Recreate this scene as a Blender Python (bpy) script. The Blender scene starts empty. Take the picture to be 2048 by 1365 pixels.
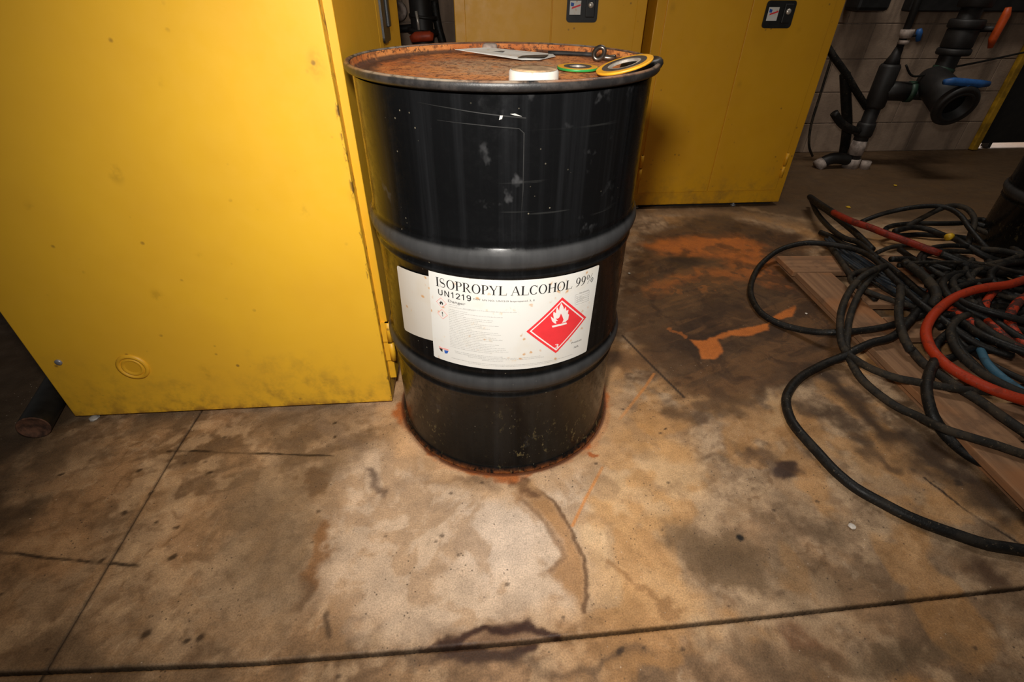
import bpy, bmesh, math, random
import numpy as np
from mathutils import Vector, Matrix

# ------------------------------------------------------------------ camera, world, lights
sc = bpy.context.scene
C = sc.collection
cam_d = bpy.data.cameras.new('camera')
cam = bpy.data.objects.new('camera', cam_d); C.objects.link(cam)
cam_d.sensor_fit = 'HORIZONTAL'; cam_d.sensor_width = 36.0
cam_d.lens = 982.47 / 2048 * 36.0
cam_d.clip_start = 0.02
PITCH, ROLL, CAM_H = 0.63049, 0.00841, 0.9964
fw = Vector((0, math.cos(PITCH), -math.sin(PITCH)))
r0 = Vector((1, 0, 0)); u0 = r0.cross(fw)
rr = r0 * math.cos(ROLL) + u0 * math.sin(ROLL); uu = u0 * math.cos(ROLL) - r0 * math.sin(ROLL)
cam.matrix_world = Matrix(((rr.x, uu.x, -fw.x, 0), (rr.y, uu.y, -fw.y, 0), (rr.z, uu.z, -fw.z, CAM_H), (0, 0, 0, 1)))
sc.camera = cam

sc.view_settings.view_transform = 'Standard'
sc.view_settings.look = 'None'
sc.view_settings.gamma = 1.0
sc.view_settings.use_curve_mapping = False
sc.view_settings.exposure = 0.0

world = bpy.data.worlds.new('room_ambient'); sc.world = world
world.use_nodes = True
wb = world.node_tree.nodes.get('Background') or world.node_tree.nodes.new('ShaderNodeBackground')
wb.inputs['Color'].default_value = (1.0, 0.93, 0.84, 1)
wb.inputs['Strength'].default_value = 0.06

def lamp(name, kind, loc, energy, color, aim=None, **kw):
    d = bpy.data.lights.new(name, kind); d.energy = energy; d.color = color
    for k, v in kw.items(): setattr(d, k, v)
    o = bpy.data.objects.new(name, d); C.objects.link(o); o.location = loc
    if aim is not None:
        o.rotation_euler = (Vector(aim) - Vector(loc)).to_track_quat('-Z', 'Y').to_euler()
    return o
# the photographer's flash, just above the lens
lamp('camera_flash', 'SPOT', (-0.06, 0.08, 1.17), 82, (1.0, 0.95, 0.88), aim=(0.02, 1.30, 0.32),
     spot_size=math.radians(125), spot_blend=1.0, shadow_soft_size=0.05)
# unseen overhead lamp, added towards the back to brighten the rear
lamp('rear_fill_lamp', 'AREA', (1.5, 2.6, 3.4), 30, (1.0, 0.93, 0.84), aim=(1.5, 2.6, 0), shape='RECTANGLE', size=1.2, size_y=0.3)
# daylight outside the door
lamp('daylight_outside', 'AREA', (4.2, 5.4, 1.6), 120, (1.0, 0.97, 0.98), aim=(4.0, 4.5, 0), shape='RECTANGLE', size=1.0, size_y=1.0)

# ------------------------------------------------------------------ helpers
R = math.radians
class NT:
    def __init__(s, name):
        s.m = bpy.data.materials.new(name); s.m.use_nodes = True
        s.t = s.m.node_tree; s.t.nodes.clear()
        s.out = s.t.nodes.new('ShaderNodeOutputMaterial')
        s.b = s.t.nodes.new('ShaderNodeBsdfPrincipled')
        s.t.links.new(s.b.outputs[0], s.out.inputs[0])
    def put(s, sock, v):
        if isinstance(v, bpy.types.NodeSocket): s.t.links.new(v, sock)
        elif v is not None:
            if isinstance(v, (tuple, list)) and sock.type == 'RGBA' and len(v) == 3: v = (*v, 1)
            sock.default_value = v
    def pos(s):
        if not hasattr(s, '_p'): s._p = s.t.nodes.new('ShaderNodeNewGeometry').outputs['Position']
        return s._p
    def obj(s):
        if not hasattr(s, '_o'): s._o = s.t.nodes.new('ShaderNodeTexCoord').outputs['Object']
        return s._o
    def math(s, op, a, b=None, c=None, clamp=False):
        n = s.t.nodes.new('ShaderNodeMath'); n.operation = op; n.use_clamp = clamp
        for i, v in enumerate((a, b, c)): s.put(n.inputs[i], v)
        return n.outputs[0]
    def vm(s, op, a, b=None, sc_=None):
        n = s.t.nodes.new('ShaderNodeVectorMath'); n.operation = op
        s.put(n.inputs[0], a); s.put(n.inputs[1], b)
        if sc_ is not None: s.put(n.inputs['Scale'], sc_)
        return n.outputs['Value'] if op in ('LENGTH', 'DOT_PRODUCT', 'DISTANCE') else n.outputs[0]
    def sep(s, v):
        n = s.t.nodes.new('ShaderNodeSeparateXYZ'); s.put(n.inputs[0], v); return n.outputs
    def map(s, v, loc=(0, 0, 0), rot=(0, 0, 0), scale=(1, 1, 1)):
        n = s.t.nodes.new('ShaderNodeMapping'); s.put(n.inputs[0], v)
        n.inputs[1].default_value = loc; n.inputs[2].default_value = rot; n.inputs[3].default_value = scale
        return n.outputs[0]
    def noise(s, v, scale, detail=4, rough=0.55, col=False):
        n = s.t.nodes.new('ShaderNodeTexNoise'); s.put(n.inputs['Vector'], v)
        n.inputs['Scale'].default_value = scale; n.inputs['Detail'].default_value = detail; n.inputs['Roughness'].default_value = rough
        return n.outputs['Color' if col else 0]
    def voro(s, v, scale, feature='F1'):
        n = s.t.nodes.new('ShaderNodeTexVoronoi'); s.put(n.inputs['Vector'], v); n.inputs['Scale'].default_value = scale
        n.feature = feature
        return n.outputs['Distance']
    def step(s, v, a, b, lo=0.0, hi=1.0, smooth=True):
        n = s.t.nodes.new('ShaderNodeMapRange'); n.interpolation_type = 'SMOOTHSTEP' if smooth else 'LINEAR'
        s.put(n.inputs[0], v)
        for i, k in enumerate((a, b, lo, hi)): s.put(n.inputs[i + 1], k)
        return n.outputs[0]
    def mix(s, f, a, b, mode='MIX'):
        n = s.t.nodes.new('ShaderNodeMix'); n.data_type = 'RGBA'; n.blend_type = mode
        s.put(n.inputs[0], f); s.put(n.inputs[6], a); s.put(n.inputs[7], b)
        return n.outputs[2]
    def bump(s, h, strength=0.3, dist=0.005):
        n = s.t.nodes.new('ShaderNodeBump'); n.inputs['Strength'].default_value = strength; n.inputs['Distance'].default_value = dist
        s.put(n.inputs['Height'], h); s.t.links.new(n.outputs[0], s.b.inputs['Normal'])
    def set(s, color=None, rough=None, metal=None, spec=None, coat=None, coat_r=None, emit=None, emit_s=None):
        for k, v in (('Base Color', color), ('Roughness', rough), ('Metallic', metal), ('Specular IOR Level', spec),
                     ('Coat Weight', coat), ('Coat Roughness', coat_r), ('Emission Color', emit), ('Emission Strength', emit_s)):
            if v is not None: s.put(s.b.inputs[k], v)
        return s.m

class MB:
    """collects geometry, builds ONE mesh object"""
    def __init__(s): s.v = []; s.f = []; s.sm = []
    def add(s, vs, fs, smooth=False):
        o = len(s.v); s.v += [tuple(v) for v in vs]; s.f += [tuple(i + o for i in f) for f in fs]; s.sm += [smooth] * len(fs)
    def box(s, a, b, bev=0.0):
        (x0, y0, z0), (x1, y1, z1) = a, b
        if bev <= 0:
            s.add([(x0,y0,z0),(x1,y0,z0),(x1,y1,z0),(x0,y1,z0),(x0,y0,z1),(x1,y0,z1),(x1,y1,z1),(x0,y1,z1)],
                  [(0,3,2,1),(4,5,6,7),(0,1,5,4),(1,2,6,5),(2,3,7,6),(3,0,4,7)]); return
        bm = bmesh.new(); bmesh.ops.create_cube(bm, size=1)
        for v in bm.verts:
            v.co = Vector(((x0+x1)/2 + v.co.x*(x1-x0), (y0+y1)/2 + v.co.y*(y1-y0), (z0+z1)/2 + v.co.z*(z1-z0)))
        bmesh.ops.bevel(bm, geom=bm.edges[:], offset=bev, segments=2, affect='EDGES', profile=0.5)
        bm.verts.index_update()
        s.add([v.co[:] for v in bm.verts], [[v.index for v in f.verts] for f in bm.faces]); bm.free()
    def lathe(s, prof, n=48, c=(0, 0, 0), axis='Z', smooth=True, close=False):
        vs = []; fs = []
        for r, z in prof:
            for k in range(n):
                a = 2*math.pi*k/n; p = (r*math.cos(a), r*math.sin(a), z)
                if axis == 'X': p = (p[2], p[0], p[1])
                elif axis == 'Y': p = (p[0], -p[2], p[1])
                vs.append((p[0]+c[0], p[1]+c[1], p[2]+c[2]))
        m = len(prof)
        for i in range(m if close else m-1):
            for k in range(n):
                k2 = (k+1) % n; i2 = (i+1) % m
                fs.append((i*n+k, i*n+k2, i2*n+k2, i2*n+k))
        s.add(vs, fs, smooth)
    def tube(s, pts, r, n=10, caps=True, smooth=True, closed=False):
        pts = [Vector(p) for p in pts]; m = len(pts)
        rs = r if isinstance(r, (list, tuple)) else [r]*m
        tang = []
        for i in range(m):
            a = pts[(i-1) % m] if (closed or i > 0) else pts[0]; b = pts[(i+1) % m] if (closed or i < m-1) else pts[-1]
            tang.append((b-a).normalized() if (b-a).length > 1e-9 else Vector((0, 0, 1)))
        nrm = tang[0].orthogonal().normalized(); vs = []; fs = []
        for i in range(m):
            nrm = (nrm - tang[i]*nrm.dot(tang[i]))
            nrm = nrm.normalized() if nrm.length > 1e-6 else tang[i].orthogonal().normalized()
            bn = tang[i].cross(nrm)
            for k in range(n):
                a = 2*math.pi*k/n; vs.append(pts[i] + (nrm*math.cos(a) + bn*math.sin(a))*rs[i])
        for i in range(m if closed else m-1):
            for k in range(n):
                k2 = (k+1) % n; i2 = (i+1) % m
                fs.append((i*n+k, i*n+k2, i2*n+k2, i2*n+k))
        if caps and not closed:
            fs.append(tuple(range(n-1, -1, -1))); fs.append(tuple((m-1)*n+k for k in range(n)))
        s.add(vs, fs, smooth)
    def prism(s, poly, z0, z1, top_inset=0.0):
        n = len(poly)
        vs = [(x, y, z0) for x, y in poly] + [(x, y, z1) for x, y in poly]
        fs = [tuple(range(n-1, -1, -1)), tuple(range(n, 2*n))] + [(i, (i+1) % n, n+(i+1) % n, n+i) for i in range(n)]
        s.add(vs, fs)
    def build(s, name, mat, parent=None, loc=None, rz=0.0):
        me = bpy.data.meshes.new(name); me.from_pydata(s.v, [], s.f); me.update()
        me.polygons.foreach_set('use_smooth', s.sm)
        if mat is not None: me.materials.append(mat)
        o = bpy.data.objects.new(name, me); C.objects.link(o)
        if parent is not None: o.parent = parent
        if loc is not None: o.location = loc
        o.rotation_euler.z = rz
        return o

def tag(o, label=None, cat=None, group=None, kind=None):
    for k, v in (('label', label), ('category', cat), ('group', group), ('kind', kind)):
        if v is not None: o[k] = v
    return o
def thing(name, label, cat, loc=(0, 0, 0), rz=0.0, group=None):
    o = bpy.data.objects.new(name, None); C.objects.link(o); o.empty_display_size = 0.05
    o.location = loc; o.rotation_euler.z = rz
    return tag(o, label, cat, group)
def spline(pts, step=0.02):
    pts = [Vector(p) for p in pts]; out = []
    for i in range(len(pts)-1):
        p0 = pts[max(i-1, 0)]; p1 = pts[i]; p2 = pts[i+1]; p3 = pts[min(i+2, len(pts)-1)]
        n = max(2, int((p2-p1).length/step))
        for k in range(n):
            t = k/n
            out.append(0.5*((2*p1) + (p2-p0)*t + (2*p0-5*p1+4*p2-p3)*t*t + (3*p1-p0-3*p2+p3)*t*t*t))
    out.append(pts[-1]); return out

# ------------------------------------------------------------------ materials
DX, DY = -0.0222, 1.0932            # centre of the big drum on the floor

def m_concrete():
    s = NT('stained_concrete'); P = s.pos()
    at = s.t.nodes.new('ShaderNodeAttribute'); at.attribute_name = 'stain'
    fine = s.noise(P, 70, 5, 0.7); mid = s.noise(P, 16, 4, 0.62); grain = s.noise(P, 300, 2, 0.7)
    col = s.mix(s.step(fine, 0.52, 0.75, 0.0, 0.35), at.outputs['Color'], (0.075, 0.048, 0.03))
    col = s.mix(s.math('MULTIPLY', s.step(s.voro(P, 70), 0.17, 0.08), s.step(s.noise(P, 7, 2), 0.50, 0.58, 0, 0.75)), col, (0.06, 0.038, 0.024))
    col = s.mix(s.math('MULTIPLY', s.step(s.voro(s.map(P, loc=(3, 7, 0)), 55), 0.09, 0.05), s.step(s.noise(P, 6, 2), 0.52, 0.6, 0, 0.6)), col, (0.62, 0.50, 0.38))
    n = s.t.nodes.new('ShaderNodeVectorMath'); n.operation = 'SCALE'; s.put(n.inputs[0], col)
    s.put(n.inputs['Scale'], s.math('MULTIPLY', s.step(grain, 0.3, 0.7, 0.80, 1.20), s.step(mid, 0.3, 0.7, 1.14, 0.88)))
    s.bump(s.math('ADD', s.math('MULTIPLY', fine, 0.5), s.math('ADD', mid, s.math('MULTIPLY', grain, 0.25))), 0.25, 0.006)
    return s.set(n.outputs[0], s.step(mid, 0.3, 0.7, 0.5, 0.72), spec=0.35)

def m_yellow(name, dirt=0.5, worn=False, base=(0.83, 0.470, 0.026), seedloc=(0, 0, 0)):
    s = NT(name); P = s.map(s.obj(), loc=seedloc)
    z = s.sep(s.obj())[2]
    n1 = s.noise(P, 3.0, 3); n2 = s.noise(P, 22, 5, 0.65); n3 = s.noise(P, 7, 5, 0.65)
    col = s.mix(s.step(n1, 0.3, 0.7), base, (base[0]*0.93, base[1]*0.90, base[2]))
    # grime splashed low down, own blotchy outline
    low = s.step(s.math('ADD', z, s.math('MULTIPLY', s.math('SUBTRACT', n3, 0.5), 0.5)), 0.24, -0.04)
    col = s.mix(s.math('MULTIPLY', s.math('MULTIPLY', low, s.step(n2, 0.36, 0.74)), dirt), col, (0.30, 0.165, 0.022))
    d = s.math('MULTIPLY', s.step(s.voro(s.map(P, scale=(1, 1, 0.6)), 9), 0.20, 0.06), s.step(n3, 0.50, 0.60))
    col = s.mix(s.math('MULTIPLY', d, 0.42), col, (0.36, 0.19, 0.012))
    d = s.math('MULTIPLY', s.step(s.voro(P, 24), 0.15, 0.05), s.step(s.noise(P, 6, 2), 0.53, 0.60))
    col = s.mix(s.math('MULTIPLY', d, 0.75), col, (0.20, 0.10, 0.02))
    edge = s.math('MULTIPLY', s.step(z, 0.035, 0.005), s.step(n2, 0.40, 0.60))
    col = s.mix(s.math('MULTIPLY', edge, 0.8), col, (0.20, 0.07, 0.015))
    if worn:    # paint knocked off along the front corner of the panel
        e = s.math('MULTIPLY', s.step(s.sep(s.obj())[1], 0.008, 0.001), s.step(s.noise(s.map(P, scale=(1, 1, 0.35)), 60, 4, 0.7), 0.52, 0.60))
        col = s.mix(s.math('MULTIPLY', e, 0.9), col, (0.10, 0.045, 0.012))
    s.bump(s.noise(P, 180, 2), 0.05, 0.001)
    return s.set(col, s.step(n2, 0.3, 0.7, 0.42, 0.54), spec=0.5)

def m_drum():
    s = NT('scuffed_black_paint'); P = s.obj(); z = s.sep(P)[2]
    n = s.noise(P, 6, 4); streak = s.noise(s.map(P, scale=(40, 40, 1.2)), 1.0, 4, 0.6); fine = s.noise(P, 60, 5, 0.7)
    col = s.mix(s.step(streak, 0.42, 0.8, 0, 0.6), (0.0034, 0.0035, 0.0038), (0.013, 0.0135, 0.0148))
    # scratches
    for rot, sc_, k in (((0.3, 0.5, 0.2), (3, 3, 80), 0.07), ((1.0, -0.4, 0.6), (4, 4, 70), 0.05)):
        q = s.noise(s.map(P, rot=rot, scale=sc_), 1.0, 3, 0.5)
        m = s.math('MULTIPLY', s.step(q, 0.70, 0.74), s.step(s.noise(P, 5, 2), 0.48, 0.62))
        col = s.mix(s.math('MULTIPLY', m, k), col, (0.16, 0.16, 0.15))
    # smudges on the upper shell
    m = s.math('MULTIPLY', s.step(s.noise(s.map(P, scale=(1, 1, 0.8)), 28, 3), 0.60, 0.72), s.step(n, 0.48, 0.62))
    col = s.mix(s.math('MULTIPLY', m, 0.40), col, (0.085, 0.085, 0.088))
    # paint flecks
    m = s.math('MULTIPLY', s.step(s.voro(P, 62), 0.11, 0.05), s.step(s.noise(P, 9, 2), 0.52, 0.60))
    col = s.mix(s.math('MULTIPLY', m, 0.6), col, (0.24, 0.21, 0.15))
    # yellowish dust clinging to the lower shell
    low = s.step(z, 0.30, 0.04)
    m = s.math('MULTIPLY', s.math('MULTIPLY', s.step(s.noise(s.map(P, scale=(1, 1, 0.55)), 75, 4, 0.7), 0.57, 0.64), s.step(s.noise(P, 7, 3), 0.46, 0.60)), low)
    col = s.mix(s.math('MULTIPLY', m, 0.75), col, (0.16, 0.125, 0.055))
    col = s.mix(s.math('MULTIPLY', s.step(z, 0.5, 0.0), 0.2), col, (0.010, 0.0095, 0.007))
    # hoops rubbed grey by rolling, their overhead sheen painted into the grey
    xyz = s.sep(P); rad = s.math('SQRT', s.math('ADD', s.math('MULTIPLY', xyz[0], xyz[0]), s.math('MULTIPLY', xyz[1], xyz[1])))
    rub_sheen = s.math('MULTIPLY', s.step(rad, 0.2885, 0.2935), s.step(z, 0.1, 0.15))
    rub_sheen = s.math('MULTIPLY', rub_sheen, s.step(streak, 0.2, 0.7, 0.7, 1.0))
    col = s.mix(s.math('MULTIPLY', rub_sheen, 0.85), col, (0.052, 0.052, 0.053))
    # rust at the foot
    m = s.math('MULTIPLY', s.step(z, 0.016, 0.004), s.step(fine, 0.35, 0.6))
    col = s.mix(m, col, (0.22, 0.07, 0.02))
    s.bump(s.math('ADD', s.math('MULTIPLY', n, 1.0), s.math('MULTIPLY', fine, 0.05)), 0.10, 0.012)
    return s.set(col, s.math('ADD', s.step(fine, 0.3, 0.75, 0.15, 0.33), s.math('MULTIPLY', rub_sheen, 0.2)), spec=0.15)

def m_rust(name='rusty_lid'):
    s = NT(name); P = s.obj()
    n1 = s.noise(P, 9, 6, 0.65); n2 = s.noise(P, 38, 6, 0.72); n3 = s.noise(P, 110, 4, 0.7)
    xyz = s.sep(P); rad = s.math('SQRT', s.math('ADD', s.math('MULTIPLY', xyz[0], xyz[0]), s.math('MULTIPLY', xyz[1], xyz[1])))
    col = s.mix(s.step(n1, 0.38, 0.62), (0.46, 0.130, 0.028), (0.62, 0.235, 0.065))
    worn = s.math('MULTIPLY', s.step(s.math('ADD', rad, s.math('MULTIPLY', s.math('SUBTRACT', n1, 0.5), 0.35)), 0.20, 0.08), s.step(n2, 0.30, 0.55))
    col = s.mix(s.math('MULTIPLY', worn, 0.75), col, (0.46, 0.34, 0.21))
    col = s.mix(s.step(n2, 0.50, 0.60, 0, 0.8), col, (0.19, 0.062, 0.022))
    col = s.mix(s.step(n3, 0.54, 0.62, 0, 0.8), col, (0.045, 0.020, 0.012))
    grime = s.math('MULTIPLY', s.step(rad, 0.225, 0.258), s.step(s.noise(P, 14, 4), 0.36, 0.52))
    col = s.mix(s.math('MULTIPLY', grime, s.step(xyz[2], 0.870, 0.865, 0, 0.9)), col, (0.06, 0.028, 0.016))
    s.bump(s.math('ADD', n2, n3), 0.5, 0.003)
    return s.set(col, 0.72, spec=0.3)

def m_rim():
    s = NT('worn_rim'); P = s.obj(); z = s.sep(P)[2]
    n2 = s.noise(P, 30, 5, 0.7); n1 = s.noise(P, 6, 3)
    col = s.mix(s.step(n2, 0.45, 0.65), (0.014, 0.013, 0.013), (0.032, 0.028, 0.026))
    wear = s.math('MULTIPLY', s.step(z, 0.8775, 0.8805), s.step(n2, 0.30, 0.58))
    col = s.mix(wear, col, s.mix(s.step(n1, 0.4, 0.6), (0.27, 0.215, 0.16), (0.22, 0.095, 0.042)))
    s.bump(n2, 0.3, 0.003)
    return s.set(col, 0.45, spec=0.5)

def m_simple(name, col, rough=0.5, metal=0.0, var=0.25, scale=20, spec=0.5, bump=0.15):
    s = NT(name); P = s.obj(); n = s.noise(P, scale, 5, 0.65)
    d = tuple(c*(1-var) for c in col); l = tuple(min(1, c*(1+var)) for c in col)
    s.bump(n, bump, 0.002)
    return s.set(s.mix(s.step(n, 0.35, 0.65), d, l), rough, metal, spec)

def m_hose(name, col, dirt, amount=0.5, lo=0.5, hi=0.62, rough=0.5):
    s = NT(name); P = s.pos(); n = s.noise(P, 24, 5, 0.7); n2 = s.noise(P, 110, 3, 0.7)
    c = s.mix(s.math('MULTIPLY', s.step(n, lo, hi), amount), col, dirt)
    c = s.mix(s.step(n2, 0.62, 0.72, 0, 0.5), c, (0.20, 0.15, 0.09))
    s.bump(n2, 0.4, 0.003)
    return s.set(c, s.step(n, 0.35, 0.65, rough, rough+0.2), spec=0.3)

def m_wood():
    s = NT('weathered_board'); P = s.obj()
    g = s.noise(s.map(P, scale=(1.5, 45, 45)), 1.0, 5, 0.6); n = s.noise(P, 9, 5, 0.65)
    c = s.mix(s.step(g, 0.35, 0.65), (0.34, 0.185, 0.096), (0.23, 0.122, 0.064))
    c = s.mix(s.step(n, 0.52, 0.66, 0, 0.6), c, (0.13, 0.072, 0.042))
    c = s.mix(s.step(s.noise(P, 5, 3), 0.50, 0.64, 0, 0.55), c, (0.40, 0.16, 0.055))
    s.bump(s.math('ADD', g, n), 0.35, 0.003)
    return s.set(c, 0.75, spec=0.3)

def m_block():
    s = NT('grimy_block'); P = s.pos(); n = s.noise(P, 5, 5, 0.65); f = s.noise(P, 70, 4, 0.7)
    st = s.noise(s.map(P, scale=(7, 7, 0.8)), 1.0, 4)
    c = s.mix(s.step(n, 0.35, 0.68), (0.40, 0.29, 0.21), (0.28, 0.20, 0.145))
    c = s.mix(s.step(st, 0.46, 0.66, 0, 0.7), c, (0.12, 0.085, 0.062))
    s.bump(f, 0.5, 0.004)
    return s.set(c, 0.9, spec=0.2)

def m_paper(name, base=(0.70, 0.69, 0.655), amt=0.8, loc=(0, 0, 0)):
    s = NT(name); P = s.map(s.obj(), loc=loc); n = s.noise(P, 16, 4, 0.6); n2 = s.noise(P, 60, 4, 0.7)
    c = s.mix(s.step(n, 0.45, 0.75, 0, 0.5), base, tuple(b*k for b, k in zip(base, (0.95, 0.90, 0.82))))
    m = s.math('MULTIPLY', s.step(s.voro(s.vm('ADD', P, s.vm('SCALE', s.noise(P, 80, 2, 0.5, True), sc_=0.012)), 52), 0.26, 0.10), s.step(n, 0.50, 0.58))
    c = s.mix(s.math('MULTIPLY', m, amt), c, (0.56, 0.27, 0.07))
    m = s.math('MULTIPLY', s.step(n2, 0.60, 0.72), s.step(s.noise(P, 9, 3), 0.52, 0.66))
    c = s.mix(s.math('MULTIPLY', m, amt*0.6), c, (0.64, 0.42, 0.17))
    return s.set(c, 0.42, spec=0.4)

M = {}
M['concrete'] = m_concrete()
M['dirt'] = m_simple('joint_dirt', (0.03, 0.019, 0.013), 0.9)
M['yellow'] = m_yellow('yellow_cabinet_paint', 0.7, True)
M['yellow_rear'] = m_yellow('yellow_cabinet_paint_rear', 0.75, False, (0.72, 0.365, 0.010), (3.1, 1.7, 0))
M['yellow_door'] = m_yellow('yellow_door_paint', 0.5, False, (0.76, 0.41, 0.018), (1.3, 4.1, 0))
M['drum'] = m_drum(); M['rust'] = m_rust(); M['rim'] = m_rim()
M['label'] = m_paper('white_label_film'); M['oldlabel'] = m_paper('yellowed_label_film', (0.62, 0.58, 0.52), 0.8, (4, 2, 1))
M['ink'] = m_simple('black_ink', (0.012, 0.012, 0.013), 0.5, var=0.1, bump=0)
M['faint'] = m_simple('faded_ink', (0.42, 0.41, 0.395), 0.5, var=0.06, bump=0)
M['grayink'] = m_simple('grey_ink', (0.17, 0.165, 0.16), 0.5, var=0.1, bump=0)
M['red'] = m_simple('red_ink', (0.78, 0.035, 0.045), 0.45, var=0.05, bump=0)
M['pink'] = m_simple('pale_red_ink', (0.80, 0.36, 0.33), 0.45, var=0.05, bump=0)
M['whiteink'] = m_simple('white_ink', (0.80, 0.74, 0.71), 0.45, var=0.04, bump=0)
M['blue'] = m_simple('blue_ink', (0.02, 0.10, 0.42), 0.45, var=0.1, bump=0)
M['blackplastic'] = m_simple('black_plastic', (0.012, 0.012, 0.012), 0.45, var=0.3)
M['blackiron'] = m_simple('black_iron', (0.010, 0.009, 0.0085), 0.65, var=0.5, scale=14)
M['pvc'] = m_simple('dark_grey_pipe_plastic', (0.015, 0.013, 0.012), 0.55, var=0.3, scale=12)
M['steel'] = m_simple('bright_steel', (0.62, 0.57, 0.50), 0.35, 0.55, 0.2, 30)
M['darksteel'] = m_simple('oily_steel', (0.14, 0.115, 0.095), 0.32, 0.9, 0.4, 30)
M['graphite'] = m_simple('graphite_filler', (0.055, 0.042, 0.032), 0.6, 0.2, 0.3, 60)
M['gasket_yellow'] = m_simple('yellow_gasket_paint', (0.72, 0.34, 0.02), 0.45, var=0.12)
M['ringgreen'] = m_simple('dull_green_ring', (0.02, 0.05, 0.03), 0.5, var=0.3)
M['captop'] = m_simple('dirty_cap_top', (0.42, 0.27, 0.15), 0.6, var=0.45, scale=40)
M['darkrust'] = m_simple('dark_rust', (0.10, 0.045, 0.025), 0.8, var=0.6, scale=40)
M['shellchip'] = m_simple('worn_chip', (0.45, 0.43, 0.40), 0.5)
M['scrap'] = m_simple('grey_scrap', (0.40, 0.39, 0.37), 0.6)
M['gasket_green'] = m_simple('green_gasket_paint', (0.02, 0.25, 0.05), 0.45, var=0.2)
M['whitecap'] = m_paper('white_plastic_cap', (0.62, 0.585, 0.53), 0.7, (1, 5, 2))
M['rubber'] = m_simple('black_rubber', (0.014, 0.013, 0.012), 0.42, var=0.4)
M['hose_black'] = m_hose('black_hose_rubber', (0.0075, 0.0068, 0.006), (0.032, 0.024, 0.016), 0.5, 0.48, 0.64, 0.45)
M['hose_grey'] = m_hose('dusty_grey_hose_rubber', (0.016, 0.0135, 0.0105), (0.055, 0.040, 0.025), 0.7, 0.45, 0.62, 0.6)
M['hose_orange'] = m_hose('orange_hose_rubber', (0.44, 0.036, 0.007), (0.06, 0.022, 0.012), 0.35, 0.52, 0.60)
M['hose_spotty'] = m_hose('grimy_orange_hose_rubber', (0.46, 0.040, 0.010), (0.030, 0.018, 0.014), 0.9, 0.46, 0.54)
M['hose_red'] = m_hose('dark_red_hose_rubber', (0.24, 0.020, 0.007), (0.03, 0.012, 0.008), 0.6, 0.46, 0.60)
M['hose_blue'] = m_hose('blue_hose_rubber', (0.045, 0.13, 0.20), (0.03, 0.05, 0.065), 0.6)
M['wire_blue'] = m_hose('blue_grey_cable', (0.020, 0.028, 0.038), (0.05, 0.045, 0.04), 0.5)
M['wood'] = m_wood(); M['block'] = m_block()
M['mortar'] = m_simple('mortar', (0.20, 0.15, 0.115), 0.95, var=0.3)
M['tape'] = m_simple('grubby_white_tape', (0.36, 0.29, 0.25), 0.6, var=0.35, scale=30)
M['handle_blue'] = m_simple('blue_handle_plastic', (0.018, 0.10, 0.32), 0.5, var=0.2)
M['handle_orange'] = m_simple('orange_handle_plastic', (0.60, 0.085, 0.012), 0.5, var=0.2)
M['handle_red'] = m_simple('red_handle_plastic', (0.38, 0.045, 0.012), 0.5, var=0.3)
M['darkdoor'] = m_simple('dark_door_paint', (0.012, 0.010, 0.008), 0.6, var=0.3)
M['jamb'] = m_simple('yellow_jamb_paint', (0.42, 0.23, 0.010), 0.6, var=0.35, scale=12)
M['clip'] = m_simple('yellow_tape', (0.75, 0.45, 0.02), 0.5)
M['chip'] = m_simple('white_chip', (0.75, 0.68, 0.60), 0.6)
M['screw'] = m_simple('zinc_screw', (0.32, 0.33, 0.36), 0.4, 0.6, 0.2)
M['apron'] = m_simple('sunlit_concrete', (0.7, 0.68, 0.66), 0.8)

# ------------------------------------------------------------------ floor: slabs with open saw-cut joints
def vnoise(x, y, seed):
    xi = np.floor(x).astype(np.int64); yi = np.floor(y).astype(np.int64); fx = x-xi; fy = y-yi
    fx = fx*fx*fx*(fx*(fx*6-15)+10); fy = fy*fy*fy*(fy*(fy*6-15)+10)
    def h(i, j):
        n = (i*374761393 + j*668265263 + seed*1442695041) & 0x7fffffff
        n = ((n ^ (n >> 13))*1274126177) & 0x7fffffff
        n = ((n ^ (n >> 16))*461845907) & 0x7fffffff
        return ((n ^ (n >> 15)) & 0xffffff)/float(0xffffff)
    a, b, c, d = h(xi, yi), h(xi+1, yi), h(xi, yi+1), h(xi+1, yi+1)
    return (a*(1-fx)+b*fx)*(1-fy)+(c*(1-fx)+d*fx)*fy
def fbm(x, y, scale, seed, octv=4, gain=0.55):
    v = 0; amp = 1; tot = 0
    for k in range(octv):
        v = v+amp*vnoise(x*scale+17.3*k, y*scale-9.1*k, seed+k); tot += amp; amp *= gain; scale *= 2.03
    return v/tot
def sstep(v, a, b):
    t = np.clip((v-a)/(b-a), 0, 1); return t*t*(3-2*t)
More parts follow.
